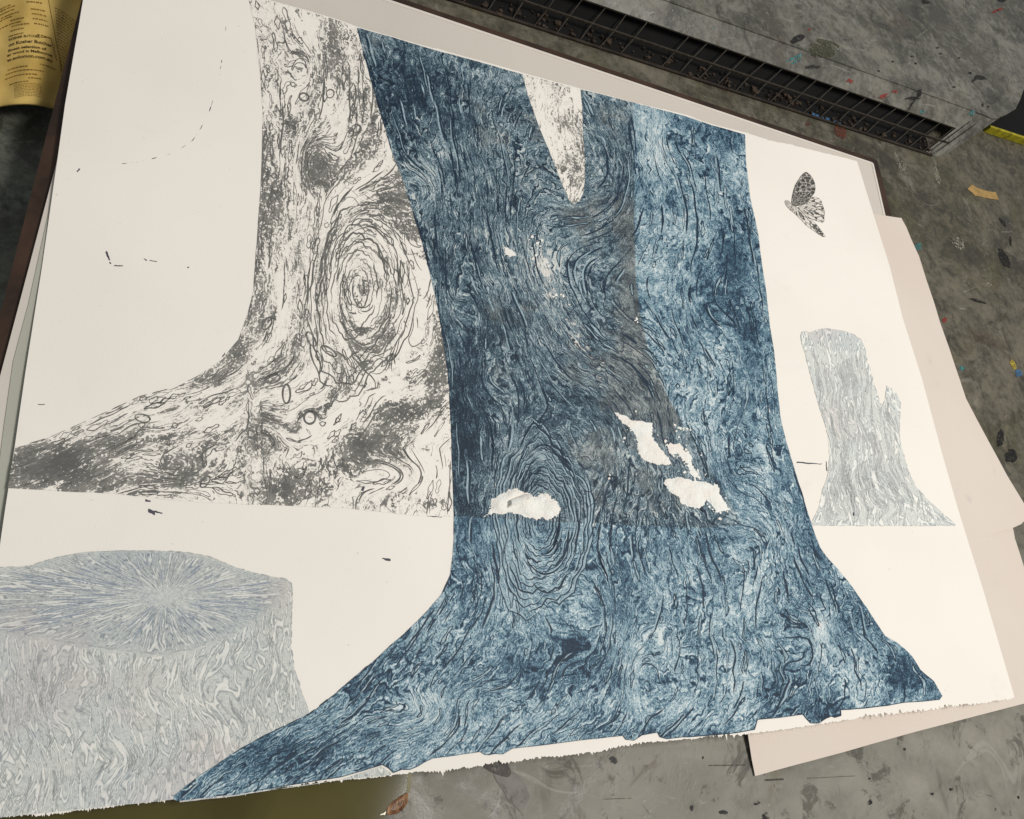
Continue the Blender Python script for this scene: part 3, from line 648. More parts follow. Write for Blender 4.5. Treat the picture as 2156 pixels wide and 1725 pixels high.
bfly = []
for nm, poly, mt, fr, fl, lf in (('butterfly_print', BF1, Mw1, 5., 9.5, .00028), ('butterfly_print', BF2, Mw2, 9., 17., .00024), ('butterfly_print', BF3, Mw2, 10., 17., .00022)):
    bfly.append(figure(nm, poly, wing_field(poly, fr, fl), lf, mt, spacing=.0007, amp=0))
# one butterfly = one mesh
def join_meshes(objs, name):
    vs, fs, mi, mats = [], [], [], []; at = {}
    for o in objs:
        n0 = len(vs); me = o.data
        vs += [tuple(v_.co) for v_ in me.vertices]; k = []
        for m_ in me.materials:
            if m_ not in mats: mats.append(m_)
            k.append(mats.index(m_))
        for p_ in me.polygons: fs.append([i+n0 for i in p_.vertices]); mi.append(k[p_.material_index])
        for kk, ty in (('grain', 'vector'), ('tone', 'value')):
            if kk in me.attributes:
                sz = len(me.vertices)*(3 if ty == 'vector' else 1); buf = np.zeros(sz, np.float32); me.attributes[kk].data.foreach_get(ty, buf); at.setdefault(kk, []).append(buf)
    loc = objs[0].location.copy(); par = objs[0].parent
    for o in objs: bpy.data.objects.remove(o)
    o = link(name, vs, fs, None, par); o.location = loc
    for m_ in mats: o.data.materials.append(m_)
    o.data.polygons.foreach_set('material_index', mi)
    for kk, bufs in at.items():
        a_ = o.data.attributes.new(kk, 'FLOAT_VECTOR' if kk == 'grain' else 'FLOAT', 'POINT')
        a_.data.foreach_set('vector' if kk == 'grain' else 'value', np.concatenate(bufs))
    return o
join_meshes(bfly, 'butterfly_print')['label'] = 'small grey printed butterfly in the upper right margin'

# ---- hand-cut strokes laid along the grain: flat ribbons of ink, one mesh per figure
def ribbon(mb, pts, width, zf_lift, taper=True):
    """pts in picture px, width in px, follows the sheet"""
    p = np.array(pts, float)
    if len(p) < 2: return
    t_ = np.gradient(p, axis=0); L_ = np.linalg.norm(t_, axis=1); t_ /= (L_[:, None]+1e-9)
    nn = np.stack([-t_[:, 1], t_[:, 0]], 1)
    s = np.linspace(0, 1, len(p)); w = width*(np.minimum(1, np.minimum(s, 1-s)*6+.15) if taper else np.ones(len(p)))
    w = w*(1+.35*fbm1(len(p), random.randrange(1 << 30), 3))
    a_ = p+nn*(w/2)[:, None]; b_ = p-nn*(w/2)[:, None]
    A_ = place(a_[:, 0], a_[:, 1], print_z); B_ = place(b_[:, 0], b_[:, 1], print_z)
    A_[:, 2] = print_z(A_[:, 0], A_[:, 1])+zf_lift; B_[:, 2] = print_z(B_[:, 0], B_[:, 1])+zf_lift
    n_ = len(p); mb.add(list(A_)+list(B_), [[i, i+1, n_+i+1, n_+i] for i in range(n_-1)])
def streamline(phi, start, length, step=3., wob=0.):
    """follow a level line of phi"""
    pts = [np.array(start, float)]; e = 1.5; d_prev = None; sgn = 1
    ph0 = random.random()*6; wf = random.uniform(.06, .14)
    for i in range(int(length/step)):
        x, y = pts[-1]
        gx = (phi(np.array([x+e]), np.array([y]))-phi(np.array([x-e]), np.array([y])))[0]; gy = (phi(np.array([x]), np.array([y+e]))-phi(np.array([x]), np.array([y-e])))[0]
        t_ = np.array([-gy, gx]); l_ = np.linalg.norm(t_)
        if l_ < 1e-6: break
        t_ /= l_
        if d_prev is not None and t_@d_prev < 0: t_ = -t_
        d_prev = t_; nn = np.array([-t_[1], t_[0]])
        pts.append(pts[-1]+t_*step+nn*wob*math.sin(ph0+i*wf*step))
    return np.array(pts)
def loop_stroke(phi, c, length, wid):
    """a long closed worm of the kind cut all over the block"""
    s = streamline(phi, c, length, 3, wob=.35)
    if len(s) < 4: return s
    t_ = np.gradient(s, axis=0); t_ /= np.linalg.norm(t_, axis=1)[:, None]; nn = np.stack([-t_[:, 1], t_[:, 0]], 1)
    k = np.linspace(0, 1, len(s)); h = wid*np.sqrt(np.clip(np.sin(np.pi*k), 0, 1))*(.7+.3*np.sin(k*9+random.random()*6))
    a_ = s+nn*h[:, None]; b_ = (s-nn*h[:, None])[::-1]
    return np.concatenate([a_, b_, a_[:1]])
def scatter(poly, n_):
    p = np.array(poly, float); lo, hi = p.min(0), p.max(0); o_ = []
    while len(o_) < n_:
        q_ = RNG.uniform(lo, hi, (400, 2)); o_ += list(q_[inside(q_, p)])
    return o_[:n_]
def cut_inside(pts, poly):
    ok = inside(pts, np.array(poly, float)); 
    k = len(ok) if ok.all() else int(np.argmin(ok)); return pts[:k]

torn1 = [(1018, 1090), (1030, 1066), (1035, 1048), (1052, 1040), (1070, 1030), (1088, 1028), (1105, 1036), (1118, 1044), (1136, 1041), (1160, 1044), (1175, 1056), (1181, 1070), (1174, 1088), (1160, 1093), (1136, 1095), (1110, 1093), (1085, 1089), (1060, 1084), (1040, 1085)]
zt = zoomz(1228.2, 803.1, .1917)
torn2 = [zt(*p) for p in [(330, 330), (400, 370), (470, 380), (520, 410), (600, 430), (680, 450), (750, 465), (755, 540), (745, 600), (790, 660), (850, 720), (890, 790), (950, 850), (970, 930), (880, 935), (790, 925), (730, 890), (660, 850), (600, 800), (590, 740), (590, 680), (560, 600), (510, 510), (440, 450), (390, 420)]]
torn3 = [zt(*p) for p in [(885, 1100), (940, 1065), (1040, 1045), (1120, 1080), (1200, 1110), (1290, 1115), (1380, 1130), (1460, 1150), (1490, 1220), (1540, 1310), (1600, 1380), (1620, 1420), (1560, 1430), (1480, 1440), (1420, 1400), (1350, 1320), (1320, 1360), (1290, 1390), (1220, 1400), (1150, 1370), (1070, 1330), (1050, 1280), (1000, 1230), (930, 1170)]]
torn4 = [zt(*p) for p in [(900, 690), (960, 680), (1040, 690), (1080, 740), (1130, 800), (1160, 860), (1200, 920), (1250, 1000), (1270, 1080), (1220, 1090), (1180, 1020), (1120, 930), (1050, 860), (1000, 830), (940, 780)]]
torn5 = [(1056, 518), (1068, 520), (1082, 530), (1092, 541), (1080, 543), (1066, 537)]

# blue trunk strokes
mbd = MB(); mbl = MB()
nn_ = 0
def avoid(c): 
    return any(inside(np.array([c]), np.array(t_, float))[0] for t_ in (torn1, torn2, torn3))
for c in scatter(B_OUT, 900):
    if avoid(c): continue
    ln = random.uniform(20, 105)
    r_ = random.random()
    if r_ < .42:
        s = cut_inside(streamline(blue_phi, c, ln*1.2, 3, .3), B_OUT)
        if len(s) > 5:
            w_ = random.uniform(1.4, 4.6); ribbon(mbd, s, w_*.85, .00050); (ribbon(mbl, s+[random.choice((-1, 1))*(w_*.9+.6), .6], w_*.7, .00046) if random.random() < .2 else None)
    elif r_ < .85:
        s = loop_stroke(blue_phi, c, ln*.6, random.uniform(1.8, 5.5))
        if len(s) > 8 and inside(s, np.array(B_OUT, float)).all():
            ribbon(mbd, s, random.uniform(1.0, 1.9), .00050, False)
            if random.random() < .5: 
                k = len(s)//2; ribbon(mbl, (s[:k]+s[k:2*k][::-1])/2, random.uniform(1.5, 4), .00046)
    else:
        s = cut_inside(streamline(blue_phi, c, ln, 3, .4), B_OUT)
        if len(s) > 5 and r_ > .94: ribbon(mbl, s[:12], random.uniform(1.5, 3), .00046)
# concentric rings of the blue knot, nested so they never cross
def rings(cx, cy, rx0, ry0, drx, dry, n_, seed, mb, lo, hi, lift, shear=0., clip=None, light=None):
    r = random.Random(seed); ph = [r.uniform(0, 6.28) for _ in range(5)]
    for k in range(n_):
        q_ = k/n_; a0 = r.uniform(0, 6.28); done = 0
        while done < 5.9:
            span = min(r.uniform(.7, 2.8), 6.2-done); th = np.linspace(a0+done, a0+done+span, max(6, int(span*16)))
            wv = 1+q_*(.09*np.sin(th*3+ph[0])+.05*np.sin(th*5+ph[1]))+.022*np.sin(th*9+ph[2]+k*.6)+.02*np.sin(th*19+ph[3]+k*1.3)+.008*np.sin(th*37+k)
            rx = rx0+k*drx; ry = (ry0+k*dry)
            x_ = rx*np.cos(th)*wv*(1-.10*q_*np.clip(-np.sin(th), 0, 1)); y_ = ry*np.sin(th)*wv
            s = np.stack([cx+x_-y_*shear, cy+y_], 1)
            if clip is not None: s = s[clip(s)]
            if len(s) > 5 and np.abs(np.diff(s, axis=0)).max() < 60:
                w_ = r.uniform(lo, hi); ribbon(mb, s, w_, lift)
                if light is not None and r.random() < .85: ribbon(light, s*[.97, .985]+[cx*.03, cy*.015], w_*1.15, lift-.00004)
            done += span+r.uniform(.08, .9)
rings(1138, 1098, 6, 10, 6.6, 12.6, 16, 3, mbd, 1.2, 3.8, .00050, light=mbl)
def with_extra(o, mb, mat):
    me2 = bpy.data.meshes.new('x'); 
    return link('stroke_lines', mb.v, mb.f, mat, o.parent)
def merge_in(base, items):
    """strokes belong to the printed figure: same mesh, own material slots"""
    me = base.data; vs = [tuple(v_.co) for v_ in me.vertices]; fs = [list(p_.vertices) for p_ in me.polygons]; mi = [p_.material_index for p_ in me.polygons]
    at = {}
    for kk in ('grain', 'tone', 'under', 'pale', 'warm'):
        if kk in me.attributes:
            d_ = 3 if kk == 'grain' else 1; buf = np.zeros(len(vs)*d_, np.float32); me.attributes[kk].data.foreach_get('vector' if d_ == 3 else 'value', buf); at[kk] = (d_, buf)
    mats = list(me.materials); n0 = len(vs)
    for mb, mat in items:
        n1 = len(vs); vs += mb.v; fs += [[i+n1 for i in t_] for t_ in mb.f]; mats.append(mat); mi += [len(mats)-1]*len(mb.f)
    me2 = bpy.data.meshes.new(base.name); me2.from_pydata(vs, [], fs); me2.update()
    for m_ in mats: me2.materials.append(m_)
    me2.polygons.foreach_set('material_index', mi); me2.polygons.foreach_set('use_smooth', [True]*len(fs))
    for kk, (d_, buf) in at.items():
        full = np.concatenate([buf, np.zeros((len(vs)-n0)*d_, np.float32)])
        a_ = me2.attributes.new(kk, 'FLOAT_VECTOR' if d_ == 3 else 'FLOAT', 'POINT'); a_.data.foreach_set('vector' if d_ == 3 else 'value', full)
    base.data = me2
# thin dark outline of the blue shape
bl_ = densify(blue_left[:], 5, False)+[1.2, 0]
for k in range(0, len(bl_)-8, 7):
    if random.random() < .6: ribbon(mbd, bl_[k:k+random.choice((4, 6, 8))], random.uniform(1.4, 3.4), .00049)
ribbon(mbd, densify(blue_bot[2:], 3, False)-[0, 1], 1.6, .00049, False)
merge_in(blue, [(mbl, M_line_lt), (mbd, M_line_blue)])

# grey trunk strokes
mbg = MB()
for c in scatter(G_VIS, 560):
    r_ = random.random(); ln = random.uniform(25, 110)
    if r_ < .35:
        s = cut_inside(streamline(grey_phi, c, ln, 3, .35), G_VIS)
        if len(s) > 5: ribbon(mbg, s, random.uniform(1.0, 3.0), .0003)
    else:
        s = loop_stroke(grey_phi, c, ln*.5, random.uniform(2, 7))
        if len(s) > 8 and inside(s, np.array(G_VIS, float)).all(): ribbon(mbg, s, random.uniform(.9, 2.2), .0003, False)
for (cx, cy, rx, ry, an, w_) in [(562, 682, 8, 14, .6, 4), (655, 715, 7, 17, -.5, 3.5), (693, 740, 18, 6, .6, 3), (603, 830, 8, 20, 0, 4), (652, 880, 12, 13, 0, 4), (574, 798, 16, 9, -.2, 4), (640, 205, 10, 8, .3, 4), (577, 371, 5, 5, 0, 3), (300, 881, 16, 8, .2, 4), (695, 198, 8, 9, .3, 3), (432, 1015, 14, 7, -.9, 3), (750, 272, 10, 9, 0, 3)]:
    th = np.linspace(0, 6.4, 26); e_ = np.stack([rx*np.cos(th), ry*np.sin(th)], 1); R_ = np.array([[math.cos(an), math.sin(an)], [-math.sin(an), math.cos(an)]])
    ribbon(mbg, e_@R_+[cx, cy], w_, .0003, False)
rings(750, 612, 7, 14, 9.2, 17.5, 13, 8, mbg, .8, 4.0, .0003, shear=.08, clip=lambda q_: q_[:, 0] < interp_edge(blue_left, q_[:, 1])-6)
rings(664, 345, 5, 8, 6, 8, 5, 9, mbg, .8, 2.4, .0003)
gl_ = densify(G_left[:], 5, False)+[1.0, 0]
for k in range(0, len(gl_)-8, 9):
    if random.random() < .7: ribbon(mbg, gl_[k:k+8], random.uniform(1.0, 2.2), .0003)
merge_in(grey, [(mbg, M_line_grey)])

M_line_log = simple('silver_line_ink', lin(184, 186, 182), .75, .12, 200)
def worms(obj, outline, phi, n_, lmin, lmax, wmin, wmax, lift, extra, skip=None, mat=None):
    mb = MB()
    for c in scatter(outline, n_):
        if skip is not None and inside(np.array([c]), skip)[0]: continue
        s = loop_stroke(phi, c, random.uniform(lmin, lmax), random.uniform(wmin, wmax))
        if len(s) > 8 and inside(s, np.array(outline, float)).all(): ribbon(mb, s, random.uniform(.8, 1.8), lift, False)
    for ln_, w_ in extra:
        d_ = densify(ln_, 4, False)
        for k in range(0, len(d_)-4, 5):
            if random.random() < .8: ribbon(mb, d_[k:k+random.choice((3, 5, 6))], random.uniform(.6, 1.3)*w_, lift)
    merge_in(obj, [(mb, mat or M_line_pale)])
st_phi = lambda x, y: x+14*np.sin(y/36.)+8*np.sin(y/17.+x/60.)+gauss(x, y, [(a_, b_, c_, d_, 26*e_) for a_, b_, c_, d_, e_ in STK])
worms(stump, S_OUT, st_phi, 380, 18, 70, 2, 6.5, .00026, [(S_OUT[:17], 2.0), (S_TOP[9:-2], 2.2)], np.array(S_TOP, float))
lg_phi = lambda x, y: x-.12*y+4*np.sin(y/22.)+2*np.sin(y/9.+x/30.)+gauss(x, y, [(1890, 1060, 40, 50, -30), (1740, 1070, 30, 50, 20)])
worms(log, L_OUT, lg_phi, 300, 18, 80, 1.2, 3.2, .0003, [(L_OUT+[L_OUT[0]], 1.4)], np.array(L_TOP, float), M_line_log)
M_ray = simple('ray_ink', lin(140, 150, 164), .75, .2, 200); mbr = MB(); mbw = MB(); M_rayw = simple('ray_pale', lin(214, 214, 206), .75, .05, 200)
top_in = np.array(S_TOP, float); cst = top_in.mean(0)
for i in range(420):
    a_ = random.uniform(0, 6.283); r0 = random.uniform(.08, .9)**.8; r1 = r0+random.uniform(.04, .28); d_ = np.array([math.cos(a_)*430, math.sin(a_)*128])
    s = np.array([345, 1258])+np.linspace(r0, r1, 8)[:, None]*d_+np.random.default_rng(i).normal(0, .5, (8, 2))
    if inside(s, top_in*.985+cst*.015).all(): ribbon(mbr if i % 5 < 3 else mbw, s, random.uniform(.7, 2.2), .00025)
merge_in(stump, [(mbr, M_ray), (mbw, M_rayw)])
# ---- places where the surface tore away: raised white fibre
def torn_mat():
    t = NT('torn_paper_fibre', .95); o = t.obj(); n_ = t.noise(o, 260, 5, .7); n2 = t.noise(o, 60, 4, .6)
    t.color(t.mix(t.step(n2, .35, .65), lin(250, 244, 235), lin(242, 234, 223))); t.bump(t.math('ADD', n_, n2), .75, .0026)
    return t.m
M_torn = torn_mat()
def torn(outline, seed, h=.0009, label=None, amp=.0011):
    d = densify(outline, 1.6); w = place(d[:, 0], d[:, 1], print_z)[:, :2]; w = jag(w, amp, seed, .9); w = w+np.random.default_rng(seed).normal(0, amp*.34, w.shape)
    v, f = tri_region(w, .0016); r = np.random.default_rng(seed)
    e_ = seg_dist(v, w); z = print_z(v[:, 0], v[:, 1])+.00052+h*np.clip(e_/.003, 0, 1)*(.6+.4*np.sin(v[:, 0]*310+seed)*np.cos(v[:, 1]*260))+r.uniform(0, .00012, len(v))
    o = link('torn_patch', np.column_stack([v, z]), [list(t_) for t_ in f], M_torn, prt, smooth=True)
    if label: o['label'] = label
torn(torn1, 41, .0022, 'white torn patch across the knot'); torn(torn2, 42, .0013, 'longest white torn patch'); torn(torn3, 43, .0018, 'lower right white torn patch'); torn(torn4, 44, .0005, amp=.0016); torn(torn5, 45, .0007)
cu_ = MB(); cp = [(1072, 1052), (1086, 1046), (1098, 1043), (1108, 1040), (1117, 1045)]; cq = [(1078, 1068), (1092, 1060), (1104, 1056), (1114, 1052), (1121, 1049)]
pa = [P(a_, b_, Z_PRINT+.0016) for a_, b_ in cp]; pb_ = [P(a_, b_, Z_PRINT+.0075) for a_, b_ in cq]; pm = [(p_+q_)/2+np.array([0, .0012, .0022]) for p_, q_ in zip(pa, pb_)]
k_ = len(cp); cu_.add(pa+pm+pb_, [[i, i+1, k_+i+1, k_+i] for i in range(k_-1)]+[[k_+i, k_+i+1, 2*k_+i+1, 2*k_+i] for i in range(k_-1)]); cu_.build('lifted_curl', M_torn, prt, True)
fl_ = MB()
for (cx, cy, sx, sy, n_, sl) in [(1140, 540, 16, 36, 26, .5), (1360, 920, 60, 34, 30, .6), (1460, 990, 44, 44, 40, .8), (1490, 1065, 36, 20, 26, .4), (1180, 625, 26, 22, 14, .3), (1338, 672, 3, 10, 4, 0), (1050, 1070, 18, 12, 10, 0), (1282, 1005, 4, 8, 4, 0), (1430, 905, 24, 10, 10, .1)]:
    for _ in range(n_):
        a_ = RNG.normal(0, .6); x_ = cx+sx*a_; y_ = cy+sy*RNG.normal(0, .5)+sl*sx*a_; r_ = RNG.uniform(.8, 3.6)
        th = np.linspace(0, 2*np.pi, 9)[:-1]; rr = r_*RNG.uniform(.5, 1.3, 8)
        q_ = place(x_+rr*np.cos(th), y_+rr*np.sin(th), print_z); q_[:, 2] = print_z(q_[:, 0], q_[:, 1])+.0006+RNG.uniform(0, .0003); fl_.add(list(q_), [list(range(8))[::-1]])
fl_.build('torn_flecks', M_torn, prt)['kind'] = 'stuff'

# ---- stray ink on the margins
inkm = []
def mark(pts, w_, lift, taper=True):
    mb = MB(); ribbon(mb, pts, w_, lift, taper); inkm.append(mb)
arc = [(p[0]*.3341, p[1]*.3341) for p in [(1445, 50), (1435, 95), (1427, 140), (1420, 210), (1412, 300), (1403, 350), (1383, 465), (1376, 520), (1355, 595), (1310, 730), (1265, 810), (1215, 885), (1150, 930), (1075, 970), (965, 1000), (905, 1015), (840, 1025), (730, 1038), (650, 1052)]]
dd = densify(arc, 4, False)
i = 0
while i < len(dd)-3:
    k = random.choice([1, 2, 3]); 
    if random.random() < .55: mark(dd[i:i+k+1], random.uniform(.6, 1.5), .00012)
    i += k+random.choice([0, 1, 2])
for seg, w_ in [([(162, 362), (168, 356)], 3), ([(223, 530), (231, 548)], 3.2), ([(231, 552), (233, 556)], 3), ([(240, 560), (259, 560)], 2.2), ([(303, 545), (309, 549)], 2.2), ([(315, 549), (331, 551)], 1.4), ([(394, 563), (398, 564)], 2), ([(312, 1075), (320, 1078), (326, 1082)], 7), ([(324, 1077), (342, 1081)], 3), ([(306, 1054), (317, 1056)], 4), ([(1677, 974), (1690, 975), (1730, 977)], 2.2), ([(1688, 974), (1700, 976)], 3), ([(1739, 972), (1741, 992)], 2), ([(80, 852), (95, 852)], 1.6), ([(805, 1176), (812, 1178), (822, 1179)], 5), ([(762, 1028), (766, 1031)], 8), ([(1795, 1083), (1798, 1083)], 6), ([(430, 785), (445, 776)], 2), ([(468, 752), (474, 744)], 2), ([(900, 1087), (930, 1089)], 1.6)]:
    mark(jag(densify(seg, 2, False), .8, 5), w_, .00045 if seg[0][0] in (762, 1795) else .00012, False)
for mb in inkm: mb.build('ink_mark', M_line_dark, prt)

# ------------------------------------------------------------------ grey platform with mesh side (upper right)
rack = empty('wire_sided_platform', tuple(P(1970, 331, 0)))
tag(rack, 'low grey metal platform with a dark wire mesh side beyond the white board', 'metal platform')
TZ = .033; AZ = .019
front_top = [(1234-260, -157), (1436, 13), (1713, 110), (1937, 192), (2057, 236)]
apron_bot = [(1234-260, -90), (1436, 70), (1623, 139), (1803, 200), (2031, 276)]
basel = [(700, -80), (945, 3), (1164, 72), (1417, 151), (1670, 240), (1970, 329)]
def line_at(pts, z, n_=None): return [P(a_, b_, z) for a_, b_ in pts]
ft0, ft1 = P(1436, 13, TZ), P(2057, 236, TZ); dft = (ft1-ft0)/np.linalg.norm(ft1-ft0); ftA = ft0-dft*.5
ab0, ab1 = P(1436, 70, AZ), P(2031, 276, AZ); dab = (ab1-ab0)/np.linalg.norm(ab1-ab0); abA = ab0-dab*.5
bl0, bl1 = P(1417, 152, .0006), P(1962, 328, .0006); dbl = (bl1-bl0)/np.linalg.norm(bl1-bl0); blA = bl0-dbl*.5
cor = [P(*p, TZ) for p in [(2075, 243), (2090, 250), (2101, 249), (2120, 241), (2138, 230), (2148, 210), (2156, 187)]]
cdir = (cor[-1]-cor[-2]); cdir /= np.linalg.norm(cdir); far = cor[-1]+cdir*.35
up_dir = np.array([-dft[1], dft[0], 0]); up_dir *= np.sign(up_dir@np.array([0, 1, 0]))
poly = [ftA, ft1]+cor+[far, ftA+up_dir*.5]
mb = MB(); mb.prism([(p[0], p[1]) for p in poly], TZ-.0012, TZ); mb.build('top_sheet', M_rack, rack)
mb = MB(); off = up_dir*.0012
mb.add([ftA, ft1, ab1, abA, ftA+off-np.array([0, 0, .0013]), ft1+off-np.array([0, 0, .0013]), ab1+off, abA+off],
       [[0, 3, 2, 1], [4, 5, 6, 7], [3, 7, 6, 2], [1, 2, 6, 5]])
# shift down so it hangs just under the sheet edge
mb.v = [(x_, y_, min(z_, TZ-.0013)) for x_, y_, z_ in mb.v]
mb.build('apron', M_rack, rack)
M_wire = simple('dark_wire', lin(60, 54, 45), .45, .4, 200, .3)
M_black = simple('black_recess', lin(7, 6, 5), .9, .5, 40)  # paints the shade behind the mesh; also the black case and seams
M_rust = simple('rusty_frame', lin(44, 36, 28), .6, .5, 60)
mb = MB()
mb.box(abA-np.array([0, 0, .0008]), ab1-np.array([0, 0, .0008]), .0012, .0012)
nb = 36
for i in range(nb+1):
    t_ = i/nb*.98
    a_ = abA+(ab1-abA)*t_ - np.array([0, 0, .001]); b_ = np.array([*(blA+(bl1-blA)*t_)[:2], .001])
    if i in (7, 19): continue
    jx = dab*RNG.normal(0, .0008); md = (a_+b_)/2+up_dir*RNG.normal(0, .0006)+dab*RNG.normal(0, .0007)
    mb.box(b_+jx, md, .0009, .0009); mb.box(md, a_+jx, .0009, .0009)
mid0 = (abA+blA)/2; mid1 = (ab1+bl1)/2
mb.box(mid0, mid1, .0022, .0022)
mb.build('wire_grid', M_wire, rack)
mb = MB(); mb.box(blA+[0, 0, .0008], bl1+[0, 0, .0008], .003, .0016); mb.build('bottom_rail', M_rust, rack)
# inner wall and bottom tray, coloured near black to stand for the shade inside
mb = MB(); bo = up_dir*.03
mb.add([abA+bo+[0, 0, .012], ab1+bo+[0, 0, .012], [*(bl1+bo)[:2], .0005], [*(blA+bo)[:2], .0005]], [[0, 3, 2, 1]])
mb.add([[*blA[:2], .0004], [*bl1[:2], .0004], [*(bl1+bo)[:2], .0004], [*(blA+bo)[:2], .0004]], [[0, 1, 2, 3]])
mb.build('shade_black_interior', M_black, rack)
# litter caught behind the mesh
mb = MB(); M_lit = simple('rusty_litter', lin(54, 44, 34), .6, .7, 150)
for i in range(240):
    t_ = RNG.uniform(0, 1); p_ = blA+(bl1-blA)*t_+up_dir*RNG.uniform(.002, .02); r_ = RNG.uniform(.001, .004)
    r_ *= RNG.uniform(.4, 1.3); th = np.sort(RNG.uniform(0, 6.28, 6)); q_ = [(p_[0]+r_*math.cos(a_), p_[1]+r_*math.sin(a_)) for a_ in th]
    if _area(q_) > 0: mb.prism(q_, .0005, .0005+RNG.uniform(.001, .004))
mb.build('litter', M_lit, rack)['kind'] = 'stuff'
# right-hand corner post with its folded seams
pb = [P(1946, 322, .0003), P(1972, 331, .0003), P(1992, 326, .0003), P(1990, 310, .0003)]
pt = [P(2057, 236, TZ-.0013), P(2088, 250, TZ-.0013), P(2108, 246, TZ-.0013), P(2100, 232, TZ-.0013)]
mb = MB(); mb.add(pb+pt, [[3, 2, 1, 0], [4, 5, 6, 7]]+[[i, (i+1) % 4, 4+(i+1) % 4, 4+i] for i in range(4)]); mb.build('corner_post', M_rack, rack)
mb = MB()
for k in (.22, .62):
    a_ = pb[0]*(1-k)+pb[1]*k; b_ = pt[0]*(1-k)+pt[1]*k; a_ = a_+np.array([-.0002, -.0004, .006]); b_ = b_+np.array([-.0002, -.0004, -.002]); mb.box(a_, b_, .0008, .0008)
mb.build('seam', M_black, rack)

# ---- black box with yellow edge beyond the platform
bx = empty('black_case', tuple(P(2083, 272, 0)))
tag(bx, 'black case with a yellow painted edge behind the platform corner', 'case')
z1 = .010
f0, f1 = P(2086, 269, z1), P(2156, 292, z1); d = (f1-f0)/np.linalg.norm(f1-f0); nrm_ = np.array([-d[1], d[0], 0])
mb = MB(); mb.prism([tuple(p[:2]) for p in (f0+nrm_*.004, f0+d*.3+nrm_*.004, f0+d*.3+nrm_*.2, f0+nrm_*.2)], .0005, z1); mb.build('case_body', M_black, bx)
M_yel = simple('yellow_paint', lin(150, 140, 24), .5, .4, 120)
mb = MB(); mb.prism([tuple(p[:2]) for p in (f0, f0+d*.3, f0+d*.3+nrm_*.0038, f0+nrm_*.0038)], .0005, z1+.0005); mb.build('yellow_edge', M_yel, bx)

# ------------------------------------------------------------------ paint on worktop and platform
M_pb = simple('black_paint', lin(22, 20, 18), .5, .3, 100); M_pr = simple('red_paint', lin(128, 48, 38), .6, .25, 150)
M_pt = simple('teal_paint', lin(58, 124, 124), .6, .35, 150); M_py = simple('ochre_tape', lin(160, 130, 78), .7, .2, 100)
M_pbl = simple('blue_paint', lin(58, 100, 134), .6, .3, 150); M_pyl = simple('bright_yellow_paint', lin(168, 148, 56), .6, .3, 150)
M_pw = simple('pale_paint', lin(160, 156, 140), .7, .25, 150); M_pg = simple('olive_paint', lin(66, 66, 42), .6, .3, 150); M_prs = simple('rust_paint', lin(96, 50, 34), .7, .4, 150)
def broken(m, thr, scale=420):
    """paint that has worn off in specks"""
    nt = m.node_tree; b = nt.nodes["Principled BSDF"]; tc = nt.nodes.new('ShaderNodeTexCoord'); n_ = nt.nodes.new('ShaderNodeTexNoise'); r_ = nt.nodes.new('ShaderNodeMapRange')
    n_.inputs['Scale'].default_value = scale; n_.inputs['Detail'].default_value = 4; n_.inputs['Roughness'].default_value = .7
    nt.links.new(tc.outputs['Object'], n_.inputs['Vector']); nt.links.new(n_.outputs['Fac'], r_.inputs[0])
    r_.inputs[1].default_value = thr-.08; r_.inputs[2].default_value = thr+.08; nt.links.new(r_.outputs[0], b.inputs['Alpha'])
for m_, th_ in ((M_pb, .45), (M_pr, .45), (M_pt, .5), (M_pbl, .44), (M_pyl, .46), (M_pw, .56), (M_pg, .5), (M_prs, .5), (M_py, .34)): broken(m_, th_)
def splat(mb, cx, cy, rx, ry, z, ang=0, seed=0, n_=26, rag=.35):
    r = np.random.default_rng(seed+int(cx*7+cy)); th = np.linspace(0, 2*np.pi, n_+1)[:-1]
    k = 1+rag*fbm1(n_, seed+int(cx+cy*3), 4)*np.sin(th/2)
    x = rx*k*np.cos(th); y = ry*k*np.sin(th); ca, sa = math.cos(ang), math.sin(ang)
    q_ = P(cx+x*ca-y*sa, cy+x*sa+y*ca, z); q_[:, 2] += RNG.uniform(0, .00008)
    a_ = [tuple(p) for p in q_]
    if _area(a_) < 0: a_ = a_[::-1]
    mb.add(a_, [list(range(len(a_)))])
def stains(parent_z, spec):
    for mat, items, nm in spec:
        for it in items:
            mb = MB(); splat(mb, *it[:4], parent_z if len(it) < 6 else it[5], it[4] if len(it) > 4 else 0, 0, 44, .55)
            yield mb, mat, nm.rstrip('s')
worktop = bpy.data.objects['worktop']
